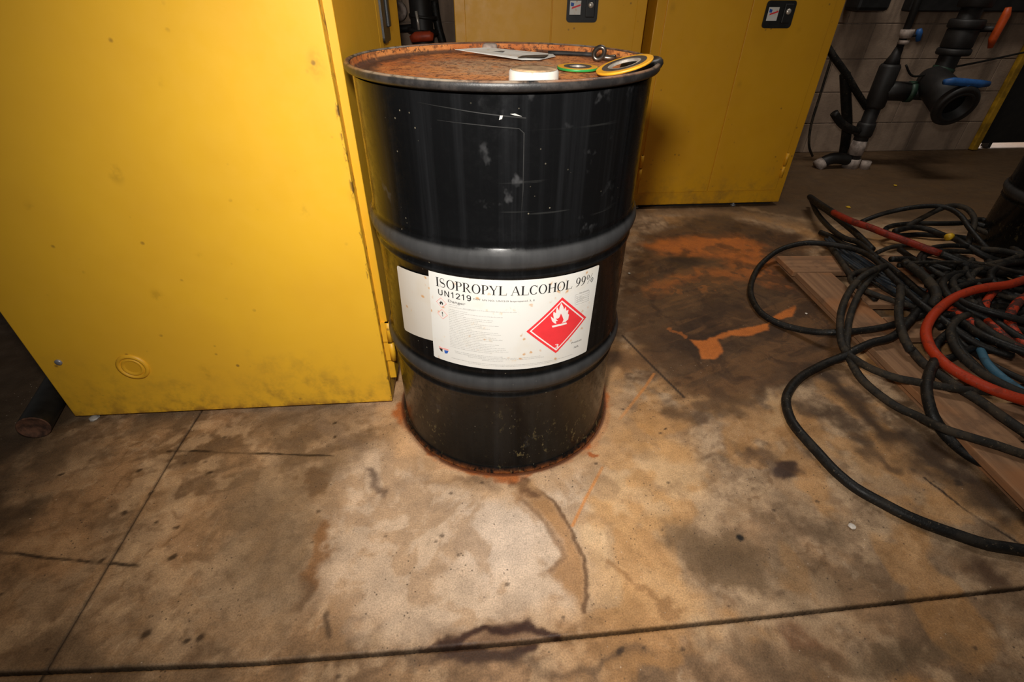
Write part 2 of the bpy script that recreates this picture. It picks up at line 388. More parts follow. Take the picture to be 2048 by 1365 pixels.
def stain_colours(x, y):
    """colour of the worn concrete at floor points (stains, rust, powder, cracks, some painted shade)"""
    wx = (fbm(x, y, 4, 1)-0.5)*0.34; wy = (fbm(x, y, 4, 31)-0.5)*0.34
    ux = (fbm(x, y, 24, 61, 4)-0.5)*0.060; uy = (fbm(x, y, 24, 91, 4)-0.5)*0.060
    A = (x+wx+ux, y+wy+uy); B = (x+ux, y+uy); N0 = (x, y); B2 = (x+ux*0.35, y+uy*0.35)
    big = fbm(x, y, 2.4, 5); mid = fbm(x, y, 9, 7, 5, 0.62); fin = fbm(x, y, 42, 9, 3, 0.7)
    # directional scuffs
    ca, sa = math.cos(0.5), math.sin(0.5)
    scf = fbm((x*ca+y*sa)*0.35, (-x*sa+y*ca)*2.2, 10, 13, 4, 0.6)
    col = np.empty(x.shape+(3,)); 
    def lay(m, c, k=1.0):
        m = np.clip(m*k, 0, 1)[..., None]; col[...] = col*(1-m)+np.array(c)*m
    col[...] = (0.35, 0.245, 0.155)
    lay(sstep(big, 0.40, 0.62), (0.44, 0.315, 0.205))
    lay(sstep(fbm(x, y, 3.1, 111, 5, 0.6), 0.50, 0.64), (0.36, 0.21, 0.105), 0.55)
    lay(sstep(np.abs(fbm(x, y, 3.4, 121, 5, 0.5)-0.5), 0.012, 0.002)*sstep(fbm(x, y, 5, 131), 0.45, 0.6), (0.20, 0.115, 0.055), 0.6)
    lay(sstep(np.abs(fbm(x, y, 5.2, 141, 5, 0.5)-0.52), 0.014, 0.002)*sstep(fbm(x, y, 4, 151), 0.48, 0.6), (0.55, 0.42, 0.29), 0.45)
    lay(sstep(mid, 0.46, 0.66), (0.21, 0.135, 0.078), 0.75)
    lay(sstep(scf, 0.52, 0.70), (0.16, 0.100, 0.056), 0.6)
    lay(sstep(fin, 0.50, 0.72), (0.15, 0.09, 0.048), 0.4)
    lay(sstep(fbm(x, y, 17, 161, 4, 0.6), 0.52, 0.68), (0.54, 0.39, 0.25), 0.5)
    def blob(c, rx, ry, rot=0.0, soft=0.5, p=B):
        dx, dy = p[0]-c[0], p[1]-c[1]; cr, sr = math.cos(R(rot)), math.sin(R(rot))
        return sstep(np.hypot((dx*cr+dy*sr)/rx, (-dx*sr+dy*cr)/ry), 1.0, 1.0-soft)
    def path(pts, wd, soft=0.5, p=B):
        m = np.zeros_like(x)
        for a, b in zip(pts[:-1], pts[1:]):
            dx, dy = b[0]-a[0], b[1]-a[1]; L2 = dx*dx+dy*dy
            h = np.clip(((p[0]-a[0])*dx+(p[1]-a[1])*dy)/L2, 0, 1)
            m = np.maximum(m, sstep(np.hypot(p[0]-a[0]-h*dx, p[1]-a[1]-h*dy), wd, wd*(1-soft)))
        return m
    def poly(pts, soft=0.02, p=B):
        inside = np.zeros(x.shape, bool); d = np.full(x.shape, 9.0); n = len(pts)
        for i in range(n):
            (x0, y0), (x1, y1) = pts[i][:2], pts[(i+1) % n][:2]
            cond = ((y0 > p[1]) != (y1 > p[1]))
            xc = (x1-x0)*(p[1]-y0)/((y1-y0) if abs(y1-y0) > 1e-9 else 1e-9)+x0
            inside ^= cond & (p[0] < xc)
            L2 = (x1-x0)**2+(y1-y0)**2; h = np.clip(((p[0]-x0)*(x1-x0)+(p[1]-y0)*(y1-y0))/L2, 0, 1)
            d = np.minimum(d, np.hypot(p[0]-x0-h*(x1-x0), p[1]-y0-h*(y1-y0)))
        return sstep(np.where(inside, d, -d), -soft, soft)
    pale = (0.58, 0.455, 0.345)
    # washed pale zone in front of the drum and to its right
    lay(poly([(-0.3847, 0.5049, 0.0000), (-0.4296, 0.7188, 0.0000), (-0.3977, 0.8739, 0.0000), (-0.2755, 0.9283, 0.0000), (0.2005, 0.8144, 0.0000), (0.1685, 0.4749, -0.0000), (-0.0185, 0.4406, 0.0000), (-0.2407, 0.4036, 0.0000)], 0.05), pale, 0.8)
    lay(blob((-0.0118, 0.6188, 0.0000), 0.17, 0.17, 0, 0.9), (0.63, 0.52, 0.43), 0.65)
    lay(poly([(0.2091, 0.7835, -0.0000), (0.4206, 0.9362, 0.0000), (0.4957, 0.7865, 0.0000), (0.3402, 0.6101, 0.0000), (0.3693, 0.4529, 0.0000), (0.1777, 0.4702, -0.0000), (0.1584, 0.6577, 0.0000)], 0.06), (0.62, 0.42, 0.235), 0.8)
    lay(blob((0.4019, 0.9736, 0.0000), 0.22, 0.11, 10, 0.8, A), (0.54, 0.315, 0.135), 0.75)
    lay(path([(0.1909, 0.6453, 0.0000), (0.2793, 0.5312, 0.0000), (0.3708, 0.4576, 0.0000)], 0.04, 0.9), (0.64, 0.47, 0.30), 0.7)
    # cloudy mottling over the washed zones
    mot = fbm(x+wx*0.4, y+wy*0.4, 13, 171, 5, 0.6)
    lay(sstep(mot, 0.50, 0.66), (0.34, 0.215, 0.118), 0.5)
    lay(sstep(fbm(x, y, 7, 181, 4), 0.54, 0.66)*sstep(x, 0.0, 0.25), (0.50, 0.27, 0.095), 0.45)
    # grey-brown worn ground on the left
    lay(poly([(-0.7404, 0.8204, 0.0000), (-0.4741, 0.8233, 0.0000), (-0.4254, 0.7050, 0.0000), (-0.3915, 0.4947, 0.0000), (-0.4362, 0.4283, 0.0000), (-0.5967, 0.4831, 0.0000)], 0.07), (0.21, 0.150, 0.096), 0.6)
    lay(sstep(fbm(x, y, 6, 41, 4), 0.5, 0.66)*sstep(x, -0.30, -0.5), (0.16, 0.108, 0.066), 0.6)
    lay(blob((-0.4878, 0.7688, 0.0000), 0.055, 0.05, 0, 0.5), (0.145, 0.085, 0.045), 0.75)
    lay(path([(-0.4150, 0.6523, 0.0000), (-0.4035, 0.5800, 0.0000), (-0.4036, 0.5253, 0.0000)], 0.026, 0.9), (0.23, 0.112, 0.042), 0.75)
    lay(path([(-0.4119, 0.5252, 0.0000), (-0.4181, 0.4846, -0.0000)], 0.024, 0.9), (0.14, 0.08, 0.042), 0.6)
    lay(path([(-0.3560, 0.4611, 0.0000), (-0.3449, 0.4158, 0.0000)], 0.009, 0.9, B2), (0.05, 0.03, 0.02), 0.65)
    lay(path([(-0.3614, 0.8054, 0.0000), (-0.3320, 0.7704, 0.0000), (-0.2997, 0.7342, 0.0000)], 0.016, 0.95, (x+ux*0.6, y+uy*0.6)), (0.11, 0.07, 0.052), 0.7)
    lay(blob((-0.1623, 0.7721, -0.0000), 0.12, 0.035, -5, 0.9), (0.17, 0.11, 0.066), 0.65)
    lay(path([(-0.5177, 0.9630, 0.0000), (-0.4021, 0.8911, 0.0000)], 0.03, 0.9), (0.20, 0.14, 0.10), 0.4)
    # wet, dark zone between drum and pallet
    wet = poly([(0.4787, 1.8046, 0.0000), (0.6488, 2.2596, 0.0000), (1.0534, 2.5257, 0.0000), (1.4174, 2.2752, 0.0000), (1.2274, 1.5156, 0.0000), (1.1140, 1.2763, -0.0000), (0.8174, 1.1250, -0.0000), (0.6189, 1.0782, 0.0000), (0.5177, 1.0878, -0.0000), (0.3867, 1.4019, 0.0000)], 0.05, B)
    lay(wet, (0.105, 0.056, 0.025), 0.92)
    lay(blob((0.6705, 1.4428, -0.0000), 0.34, 0.20, 20, 0.8, A), (0.050, 0.027, 0.016), 0.8)
    lay(blob((0.7350, 1.9437, 0.0000), 0.16, 0.20, 0, 0.8, A), (0.052, 0.030, 0.015), 0.7)
    lay(sstep(scf, 0.45, 0.62)*wet, (0.20, 0.105, 0.045), 0.6)
    lay(sstep(fbm(x+wx, y+wy, 8, 191, 5, 0.7), 0.44, 0.64)*wet, (0.052, 0.027, 0.014), 0.6)
    lay(path([(0.5102, 1.0877, 0.0000), (0.6081, 1.0462, 0.0000), (0.7681, 1.0800, -0.0000), (0.9500, 1.2099, 0.0000)], 0.05, 0.9, A), (0.10, 0.056, 0.028), 0.7)
    lay(blob((0.3824, 1.2403, -0.0000), 0.09, 0.09, 0, 0.7, A), (0.14, 0.075, 0.036), 0.75)
    lay(blob((0.2876, 1.0960, -0.0000), 0.03, 0.08, 0, 0.7), (0.16, 0.085, 0.042), 0.6)
    lay(blob((0.7705, 1.0173, 0.0000), 0.16, 0.05, 20, 0.8, A), (0.50, 0.34, 0.19), 0.6)
    lay(path([(1.0853, 1.2242, 0.0000), (1.0739, 1.0209, 0.0000), (1.1127, 0.9079, -0.0000), (1.1731, 0.7934, 0.0000), (1.2034, 0.6548, 0.0000)], 0.085, 0.9, A), (0.050, 0.028, 0.015), 0.85)  # stain plus shade along the pallet edge, painted into the floor
    lay(path([(0.8571, 1.0183, 0.0000), (0.9508, 0.9800, 0.0000), (1.0230, 0.8723, 0.0000)], 0.05, 0.9, A), (0.075, 0.043, 0.023), 0.7)
    lay(path([(0.8378, 0.9227, 0.0000), (0.9146, 0.8219, 0.0000), (0.9852, 0.7188, -0.0000)], 0.03, 0.9), (0.40, 0.265, 0.145), 0.4)
    # blotches on the right
    lay(poly([(0.3425, 0.6658, 0.0000), (0.3786, 0.6726, 0.0000), (0.4266, 0.6413, 0.0000), (0.5147, 0.6359, 0.0000), (0.5358, 0.5770, 0.0000), (0.5302, 0.5126, 0.0000), (0.4586, 0.5120, 0.0000), (0.3967, 0.5428, 0.0000), (0.3402, 0.6101, 0.0000)], 0.018), (0.185, 0.118, 0.062), 0.75)
    lay(blob((0.4497, 0.5763, 0.0000), 0.08, 0.05, -20, 0.8), (0.125, 0.078, 0.040), 0.5)
    lay(blob((0.6327, 0.5557, 0.0000), 0.25, 0.11, 10, 0.9, A), (0.15, 0.098, 0.054), 0.55)
    lay(blob((0.6942, 0.8276, 0.0000), 0.062, 0.042, 0, 0.6), (0.048, 0.024, 0.018), 0.9)
    lay(blob((0.6531, 0.8683, 0.0000), 0.08, 0.035, 15, 0.8), (0.08, 0.044, 0.024), 0.7)
    lay(blob((0.6932, 0.7299, 0.0000), 0.11, 0.05, -20, 0.9, A), (0.13, 0.082, 0.046), 0.6)
    lay(blob((1.0001, 0.5534, 0.0000), 0.07, 0.05, -30, 0.8), (0.09, 0.045, 0.022), 0.8)
    lay(blob((0.5598, 0.4055, -0.0000), 0.11, 0.04, -40, 0.8), (0.17, 0.078, 0.033), 0.8)
    lay(blob((0.4911, 0.3760, 0.0000), 0.15, 0.05, -10, 0.9, A), (0.11, 0.07, 0.04), 0.65)
    lay(blob((0.7098, 0.3776, 0.0000), 0.25, 0.05, 0, 0.9, A), (0.17, 0.115, 0.064), 0.6)
    lay(blob((0.1456, 0.3694, -0.0000), 0.16, 0.03, 0, 0.9, A), (0.13, 0.08, 0.046), 0.6)
    # grimy far floor, and cabinet shade painted into the floor at its left
    lay(sstep(y+(fbm(x, y, 3, 51)-0.5)*1.2+np.clip(x-1.2, 0, 2)*0.25, 2.25, 2.75), (0.125, 0.078, 0.041), 0.9)
    lay(path([(0.7116, 2.5535, 0.0000), (1.1465, 2.5632, 0.0000), (1.5638, 2.3703, 0.0000)], 0.07, 0.9, B), (0.26, 0.165, 0.088), 0.7)
    lay(path([(1.2641, 2.6617, 0.0000), (1.5800, 2.4026, 0.0000)], 0.025, 0.8, B), (0.34, 0.23, 0.13), 0.6)
    lay(sstep(x+(mid-0.5)*0.5, -1.08, -1.32), (0.078, 0.050, 0.028), 0.85)
    # orange powder
    orange = (0.50, 0.175, 0.040)
    op = sstep(fbm(x, y, 11, 71, 4), 0.36, 0.52)
    lay(poly([(0.6006, 2.1448, 0.0000), (0.7331, 2.2033, 0.0000), (0.9170, 2.2532, 0.0000), (1.1189, 2.2692, 0.0000), (1.1845, 2.1290, -0.0000), (1.1444, 1.9512, 0.0000), (1.0539, 1.9734, 0.0000), (0.9365, 2.0204, 0.0000), (0.6956, 2.0513, 0.0000)], 0.05)*(0.35+0.65*op), orange, 0.85)
    lay(poly([(0.9159, 2.0971, 0.0000), (1.1650, 1.9998, -0.0000), (1.1228, 1.7329, 0.0000), (0.9921, 1.8134, 0.0000), (0.8870, 1.8116, 0.0000), (0.7464, 1.8307, 0.0000), (0.5456, 1.6840, 0.0000), (0.5341, 1.7231, 0.0000), (0.7657, 1.8978, 0.0000), (0.9612, 1.9013, 0.0000)], 0.05)*(0.25+0.75*sstep(fbm(x, y, 16, 81, 4), 0.40, 0.56)), orange, 0.62)
    lay(blob((0.7221, 1.7463, 0.0000), 0.24, 0.08, 5, 0.7)*sstep(fbm(x, y, 30, 83, 3), 0.50, 0.60), (0.34, 0.14, 0.04), 0.6)
    lay(poly([(0.6223, 1.3814, 0.0000), (0.6675, 1.3762, 0.0000), (0.7338, 1.4191, 0.0000), (0.8560, 1.4613, 0.0000), (0.9421, 1.4948, 0.0000), (0.9182, 1.4465, 0.0000), (0.8356, 1.4084, 0.0000), (0.7650, 1.4074, 0.0000), (0.7201, 1.3887, 0.0000), (0.7047, 1.3030, 0.0000), (0.6591, 1.2754, 0.0000), (0.6227, 1.2749, 0.0000), (0.6310, 1.3241, 0.0000)], 0.006, B2), orange, 0.97)
    lay(poly([(0.9584, 1.5249, 0.0000), (1.0069, 1.5598, -0.0000), (1.0906, 1.6106, 0.0000), (1.0448, 1.5398, -0.0000), (0.9787, 1.5119, 0.0000)], 0.006, B2), orange, 0.95)
    lay(path([(0.5682, 1.4476, 0.0000), (0.6065, 1.3931, 0.0000)], 0.011, 0.5), orange, 0.55)
    lay(path([(0.4499, 1.1959, 0.0000), (0.4076, 1.1313, 0.0000), (0.3078, 0.9959, 0.0000)], 0.006, 0.6, N0), (0.55, 0.24, 0.07), 0.65)
    lay(path([(0.2333, 0.8227, 0.0000), (0.1775, 0.7248, 0.0000), (0.1410, 0.6549, 0.0000)], 0.005, 0.6, N0), (0.55, 0.24, 0.07), 0.75)
    lay(path([(0.3867, 1.4019, 0.0000), (0.4484, 1.2464, 0.0000), (0.5147, 1.0878, -0.0000)], 0.006, 0.6, N0), (0.04, 0.024, 0.015), 0.85)
    # water run from the drum: brown tongue with dark rim
    tongue = poly([(-0.0021, 0.7813, 0.0000), (0.0537, 0.7789, -0.0000), (0.0994, 0.7170, -0.0000), (0.1344, 0.6448, 0.0000), (0.1560, 0.5850, 0.0000), (0.1613, 0.5302, 0.0000), (0.1499, 0.4680, -0.0000), (0.1308, 0.4941, 0.0000), (0.1073, 0.5141, 0.0000), (0.0892, 0.5509, 0.0000), (0.1182, 0.5847, 0.0000), (0.0949, 0.6444, 0.0000), (0.0458, 0.7096, 0.0000)], 0.012, B2)
    lay(tongue, (0.37, 0.205, 0.085), 0.8)
    lay(path([(0.0327, 0.7817, 0.0000), (0.0769, 0.7451, -0.0000), (0.1049, 0.7102, 0.0000), (0.1365, 0.6423, 0.0000), (0.1590, 0.5828, 0.0000), (0.1623, 0.5302, 0.0000), (0.1496, 0.4652, -0.0000)], 0.007, 0.7, B2), (0.14, 0.075, 0.036), 0.8)
    lay(path([(0.0103, 0.7445, 0.0000), (0.0625, 0.6828, 0.0000), (0.0971, 0.6259, 0.0000), (0.1202, 0.5824, 0.0000), (0.0892, 0.5509, 0.0000)], 0.009, 0.8, B2), (0.22, 0.125, 0.062), 0.6)
    lay(blob((0.0466, 0.7448, 0.0000), 0.05, 0.03, 30, 0.8), (0.20, 0.10, 0.05), 0.6)
    lay(path([(0.2190, 0.5742, 0.0000), (0.2717, 0.4953, -0.0000), (0.3146, 0.4665, -0.0000)], 0.012, 0.8), (0.30, 0.165, 0.07), 0.6)
    # rust and scale round the drum foot
    dd = np.hypot(B[0]-DX, B[1]-DY); ang = np.arctan2(y-DY, x-DX)
    lay(sstep(dd, 0.40, 0.33), (0.50, 0.32, 0.175), 0.6)
    lay(sstep(np.hypot(B2[0]-DX, B2[1]-DY)+(mid-0.5)*0.07, 0.318, 0.303)*(0.35+0.65*sstep(fbm(x, y, 12, 201, 3), 0.40, 0.55)), (0.40, 0.135, 0.036), 0.9)
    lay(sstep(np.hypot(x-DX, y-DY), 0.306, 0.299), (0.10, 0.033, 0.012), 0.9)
    lay(poly([(-0.3097, 0.9654, 0.0000), (-0.2823, 0.9283, 0.0000), (-0.2232, 0.8504, 0.0000), (-0.1540, 0.8107, 0.0000), (-0.1940, 0.8262, 0.0000), (-0.3058, 0.8749, 0.0000)], 0.02), (0.60, 0.40, 0.24), 0.7)
    lay(blob((0.2102, 0.8720, -0.0000), 0.018, 0.012, 30, 0.6), (0.34, 0.11, 0.028), 0.95)
    lay(path([(0.0227, 0.7786, 0.0000), (0.0585, 0.7378, 0.0000)], 0.02, 0.8), (0.14, 0.07, 0.035), 0.7)
    lay(blob((-0.0883, 0.7729, 0.0000), 0.09, 0.018, 0, 0.9), (0.15, 0.09, 0.052), 0.6)
    # rusty wet spot on the long joint
    dk = (0.055, 0.020, 0.009)
    lay(poly([(-0.1097, 0.3962, 0.0000), (-0.0938, 0.4239, 0.0000), (-0.0470, 0.4359, 0.0000), (0.0296, 0.4410, 0.0000), (0.0857, 0.4191, 0.0000), (0.0381, 0.3973, 0.0000), (-0.0538, 0.3866, 0.0000)], 0.014), (0.20, 0.115, 0.066), 0.7)
    lay(path([(-0.1054, 0.3987, 0.0000), (-0.0885, 0.4178, 0.0000), (-0.0516, 0.4322, -0.0000), (-0.0086, 0.4263, 0.0000), (0.0342, 0.4356, 0.0000), (0.0579, 0.4286, 0.0000), (0.0949, 0.4149, 0.0000)], 0.011, 0.75, B2), dk, 0.97)
    lay(path([(-0.0325, 0.4297, 0.0000), (0.0391, 0.4375, 0.0000)], 0.016, 0.8, B2), dk, 0.8)
    lay(path([(-0.1143, 0.3961, 0.0000), (-0.0813, 0.3872, 0.0000), (-0.0353, 0.3834, 0.0000), (0.0103, 0.3904, 0.0000), (0.0474, 0.4008, 0.0000)], 0.014, 0.75, B2), dk, 0.97)
    lay(path([(-0.1286, 0.3994, 0.0000), (-0.0542, 0.3949, 0.0000)], 0.012, 0.75, B2), dk, 0.95)
    lay(path([(-0.1648, 0.3941, 0.0000), (-0.1099, 0.3979, 0.0000)], 0.012, 0.8), dk, 0.7)
    lay(blob((-0.0617, 0.3678, 0.0000), 0.15, 0.03, 3, 0.8, A), (0.09, 0.052, 0.03), 0.6)
    # cracks and grimy joint lips
    ck = (0.030, 0.018, 0.011)
    for c in ([(-0.8985, 0.8633, 0.0000), (-0.7733, 0.8613, 0.0000), (-0.6542, 0.8575, 0.0000), (-0.4638, 0.8528, 0.0000)], [(-1.2859, 0.5976, 0.0000), (-1.0963, 0.5796, 0.0000), (-0.9678, 0.5660, 0.0000), (-0.7824, 0.5499, 0.0000)], [(1.0350, 0.7981, 0.0000), (1.0708, 0.7059, 0.0000), (1.1317, 0.6125, 0.0000), (1.1986, 0.5080, 0.0000)]):
        lay(path(c, 0.0050, 0.7, (x+ux*0.16, y+uy*0.16))*(0.45+0.55*sstep(fbm(x, y, 22, 211, 3), 0.38, 0.58)), ck, 0.9)
    lay(path([(a, b) for a, b in J1], 0.0065, 0.8, N0), ck, 0.75)
    lay(path([(a, b) for a, b in J2], 0.0058, 0.8, N0), ck, 0.75)
    # spots
    lay(blob((0.5119, 0.6285, 0.0000), 0.011, 0.011, 0, 0.5, N0), (0.022, 0.016, 0.012), 1.0)
    for q, r_ in (((-0.7601, 0.7965, -0.0000), 0.010), ((-0.7171, 0.5682, 0.0000), 0.014), ((-0.8922, 0.6802, 0.0000), 0.011), ((-0.7526, 0.6415, 0.0000), 0.009), ((-0.6018, 0.4077, -0.0000), 0.010), ((-0.5775, 0.4114, 0.0000), 0.012), ((-0.6841, 0.4219, -0.0000), 0.016), ((-1.1211, 0.7850, 0.0000), 0.009), ((1.1112, 0.7807, 0.0000), 0.018), ((0.2075, 0.3986, 0.0000), 0.012), ((-0.9344, 0.7947, 0.0000), 0.012), ((-0.8677, 0.7357, 0.0000), 0.010), ((-0.4929, 0.9729, 0.0000), 0.009), ((-0.4736, 0.9170, 0.0000), 0.008), ((0.4262, 0.9586, 0.0000), 0.009), ((-0.8060, 0.6614, 0.0000), 0.009), ((-0.8712, 0.5646, 0.0000), 0.012)):
        lay(blob(q, r_, r_*0.7, 40, 0.6, B2), (0.055, 0.033, 0.019), 0.85)
    rs = np.random.RandomState(4)
    for _ in range(90):
        q = (rs.uniform(-1.3, 1.3), rs.uniform(0.3, 1.5)); r_ = rs.uniform(0.003, 0.008)
        s_ = (np.abs(x-q[0]) < 0.03) & (np.abs(y-q[1]) < 0.03)
        if s_.any():
            m = np.zeros_like(x); m[s_] = sstep(np.hypot((x-q[0])[s_], (y-q[1])[s_]*1.3), r_, r_*0.4); lay(m, (0.07, 0.043, 0.026), 0.7)
    return np.clip(0.36*(col/0.36)**1.2, 0, 0.85)

random.seed(11)
J1 = [(-4.5, .18), (-3.0, .262), (-1.6, .322), (-.902, .350), (-.824, .3535), (-.456, .370), (.005, .407), (.504, .459), (1.054, .520), (2.2, .655), (5.5, 1.02)]
J2 = [(-.77, -1.2), (-.8222, .3388), (-.824, .3535), (-.8771, .8601), (-.8851, .9878), (-.93, 1.6), (-1.15, 6.2)]
fb = MB(); fb.box((-4.6, -1.3, -0.05), (5.6, 6.3, -0.028))
floor = tag(fb.build('floor', M['dirt']), kind='structure')
j1y = lambda x: np.interp(x, [p[0] for p in J1], [p[1] for p in J1])
j2x = lambda y: np.interp(y, [p[1] for p in J2], [p[0] for p in J2])
def ticks(a, b, lo, hi, fine, grow=1.12, top=0.25):
    """positions from a to b, dense between lo and hi"""
    t = list(np.arange(max(a, lo), min(b, hi), fine)); up = t[-1] if t else a; st = fine
    while True:
        st = min(st*grow, top); up += st
        if up >= b: break
        t.append(up)
    dn = t[0]; st = fine; pre = []
    while True:
        st = min(st*grow, top); dn -= st
        if dn <= a: break
        pre.append(dn)
    t = [a]+pre[::-1]+t+[b]
    return np.array([v for i, v in enumerate(t) if i == 0 or v-t[i-1] > fine*0.3])
def slab(xt, yt, right, beyond):
    g1, g2 = 0.0024, 0.0018
    X, Y = np.meshgrid(xt, yt, indexing='ij')
    # pull the sides that meet a joint onto it: shift fades out away from the joint
    jx = j2x(Y)+(g2 if right else -g2); x0 = xt[0] if right else xt[-1]
    far_ = xt[-1] if right else xt[0]
    X2 = jx+(X-x0)*(far_-jx)/(far_-x0)
    jy = j1y(X2)+(g1 if beyond else -g1); y0 = yt[0] if beyond else yt[-1]; yf = yt[-1] if beyond else yt[0]
    Y2 = jy+(Y-y0)*(yf-jy)/(yf-y0)
    rnd = np.random.RandomState(3); nx, ny = X.shape
    Z = np.zeros_like(X2)
    ii = 0 if right else nx-1; jj = 0 if beyond else ny-1
    X2[ii, :] += rnd.uniform(-.001, .001, ny); Y2[:, jj] += rnd.uniform(-.001, .001, nx)
    Z[ii, :] -= 0.0035; Z[:, jj] -= 0.0035
    co = np.stack([X2, Y2, Z], -1).reshape(-1, 3)
    idx = np.arange(nx*ny).reshape(nx, ny)
    q = np.stack([idx[:-1, :-1], idx[1:, :-1], idx[1:, 1:], idx[:-1, 1:]], -1).reshape(-1, 4)
    # skirt down to the sub-base along the outline
    ring_ = np.concatenate([idx[:, 0], idx[-1, 1:], idx[-2::-1, -1], idx[0, -2:0:-1]])
    low = co[ring_].copy(); low[:, 2] = -0.03; n0 = len(co); m = len(ring_)
    k = np.arange(m); k2 = (k+1) % m
    sk = np.stack([n0+k, n0+k2, ring_[k2], ring_[k]], -1)
    allco = np.concatenate([co, low]); faces = np.concatenate([q, sk])
    me = bpy.data.meshes.new('slab')
    me.vertices.add(len(allco)); me.vertices.foreach_set('co', allco.astype(np.float32).ravel())
    me.loops.add(faces.size); me.loops.foreach_set('vertex_index', faces.astype(np.int32).ravel())
    me.polygons.add(len(faces)); me.polygons.foreach_set('loop_start', np.arange(0, faces.size, 4, dtype=np.int32))
    me.update(calc_edges=True); me.validate()
    at = me.color_attributes.new('stain', 'FLOAT_COLOR', 'POINT')
    c = stain_colours(allco[:, 0], allco[:, 1]); at.data.foreach_set('color', np.concatenate([c, np.ones((len(c), 1))], 1).astype(np.float32).ravel())
    me.materials.append(M['concrete'])
    o = bpy.data.objects.new('slab', me); C.objects.link(o); o.parent = floor
FX = 0.0036
slab(ticks(-.85, 5.5, -.85, 1.45, FX), ticks(.40, 6.2, .40, 1.75, FX, 1.03, 0.15), True, True)
slab(ticks(-4.5, -.85, -1.35, -.85, FX), ticks(.34, 6.2, .34, 1.15, FX, 1.05, 0.2), False, True)
slab(ticks(-.80, 5.5, -.80, 1.3, FX), ticks(-1.2, .42, .27, .42, FX), True, False)
slab(ticks(-4.5, -.80, -1.2, -.80, FX), ticks(-1.2, .34, .27, .34, FX), False, False)

# ------------------------------------------------------------------ back wall of concrete blocks, door at its right
WA = R(5.0); WO = Vector((2.31, 3.765, 0))
wall = MB(); wall.box((-5.4, 0.004, 0), (1.125, 0.2, 2.5)); wall.box((2.35, 0.008, 0), (3.2, 0.2, 2.5)); wall.box((1.125, 0.008, 2.12), (2.35, 0.2, 2.5))
wall = wall.build('wall_back', M['mortar'], loc=WO, rz=WA); tag(wall, kind='structure')
bm_ = MB(); bm_.box((0.0025, 0, 0.0025), (0.3975, 0.03, 0.1975), 0.003); blk = None
hb = MB(); hb.box((0.0025, 0, 0.0025), (0.1975, 0.03, 0.1975), 0.003); hblk = None
for row in range(12):
    x = -5.385 + (0.2 if row % 2 else 0.0); z = row*0.2
    if row % 2:
        o = hb.build('concrete_block', M['block'], wall) if hblk is None else hblk.copy()
        if hblk is not None: C.objects.link(o)
        hblk = hblk or o; o.location = (-5.385, 0, z)
    while x < 0.74:
        o = bm_.build('concrete_block', M['block'], wall) if blk is None else blk.copy()
        if blk is not None: C.objects.link(o)
        blk = blk or o; o.location = (x, 0, z); x += 0.4
for row in range(12):
    x = -5.385+(0.2 if row % 2 else 0.0)
    while x < 0.74: x += 0.4
    q = MB(); q.box((x+0.0025, 0, row*0.2+0.0025), (1.121, 0.03, row*0.2+0.1975), 0.003); q.build('concrete_block', M['block'], wall)
b = MB(); b.box((1.125, -0.03, 0.004), (1.172, 0.10, 2.15), 0.006); b.box((1.125, -0.03, 2.09), (2.40, 0.10, 2.15), 0.006); b.box((2.35, -0.05, 0.004), (2.40, 0.10, 2.15), 0.006)
tag(b.build('trim_1', M['jamb'], loc=WO, rz=WA), kind='structure')
b = MB(); b.box((1.176, 0.03, 0.040), (2.346, 0.08, 2.085), 0.004)
door = tag(b.build('door_1', M['darkdoor'], loc=WO, rz=WA), kind='structure')
b = MB(); b.box((1.297, 0.025, 0.004), (1.322, 0.085, 0.05)); b.build('drop_bolt', M['blackiron'], door)
b = MB(); b.box((1.0, 0.25, -0.01), (2.9, 1.6, 0.004)); tag(b.build('floor_outside', M['apron'], loc=WO, rz=WA), kind='structure')

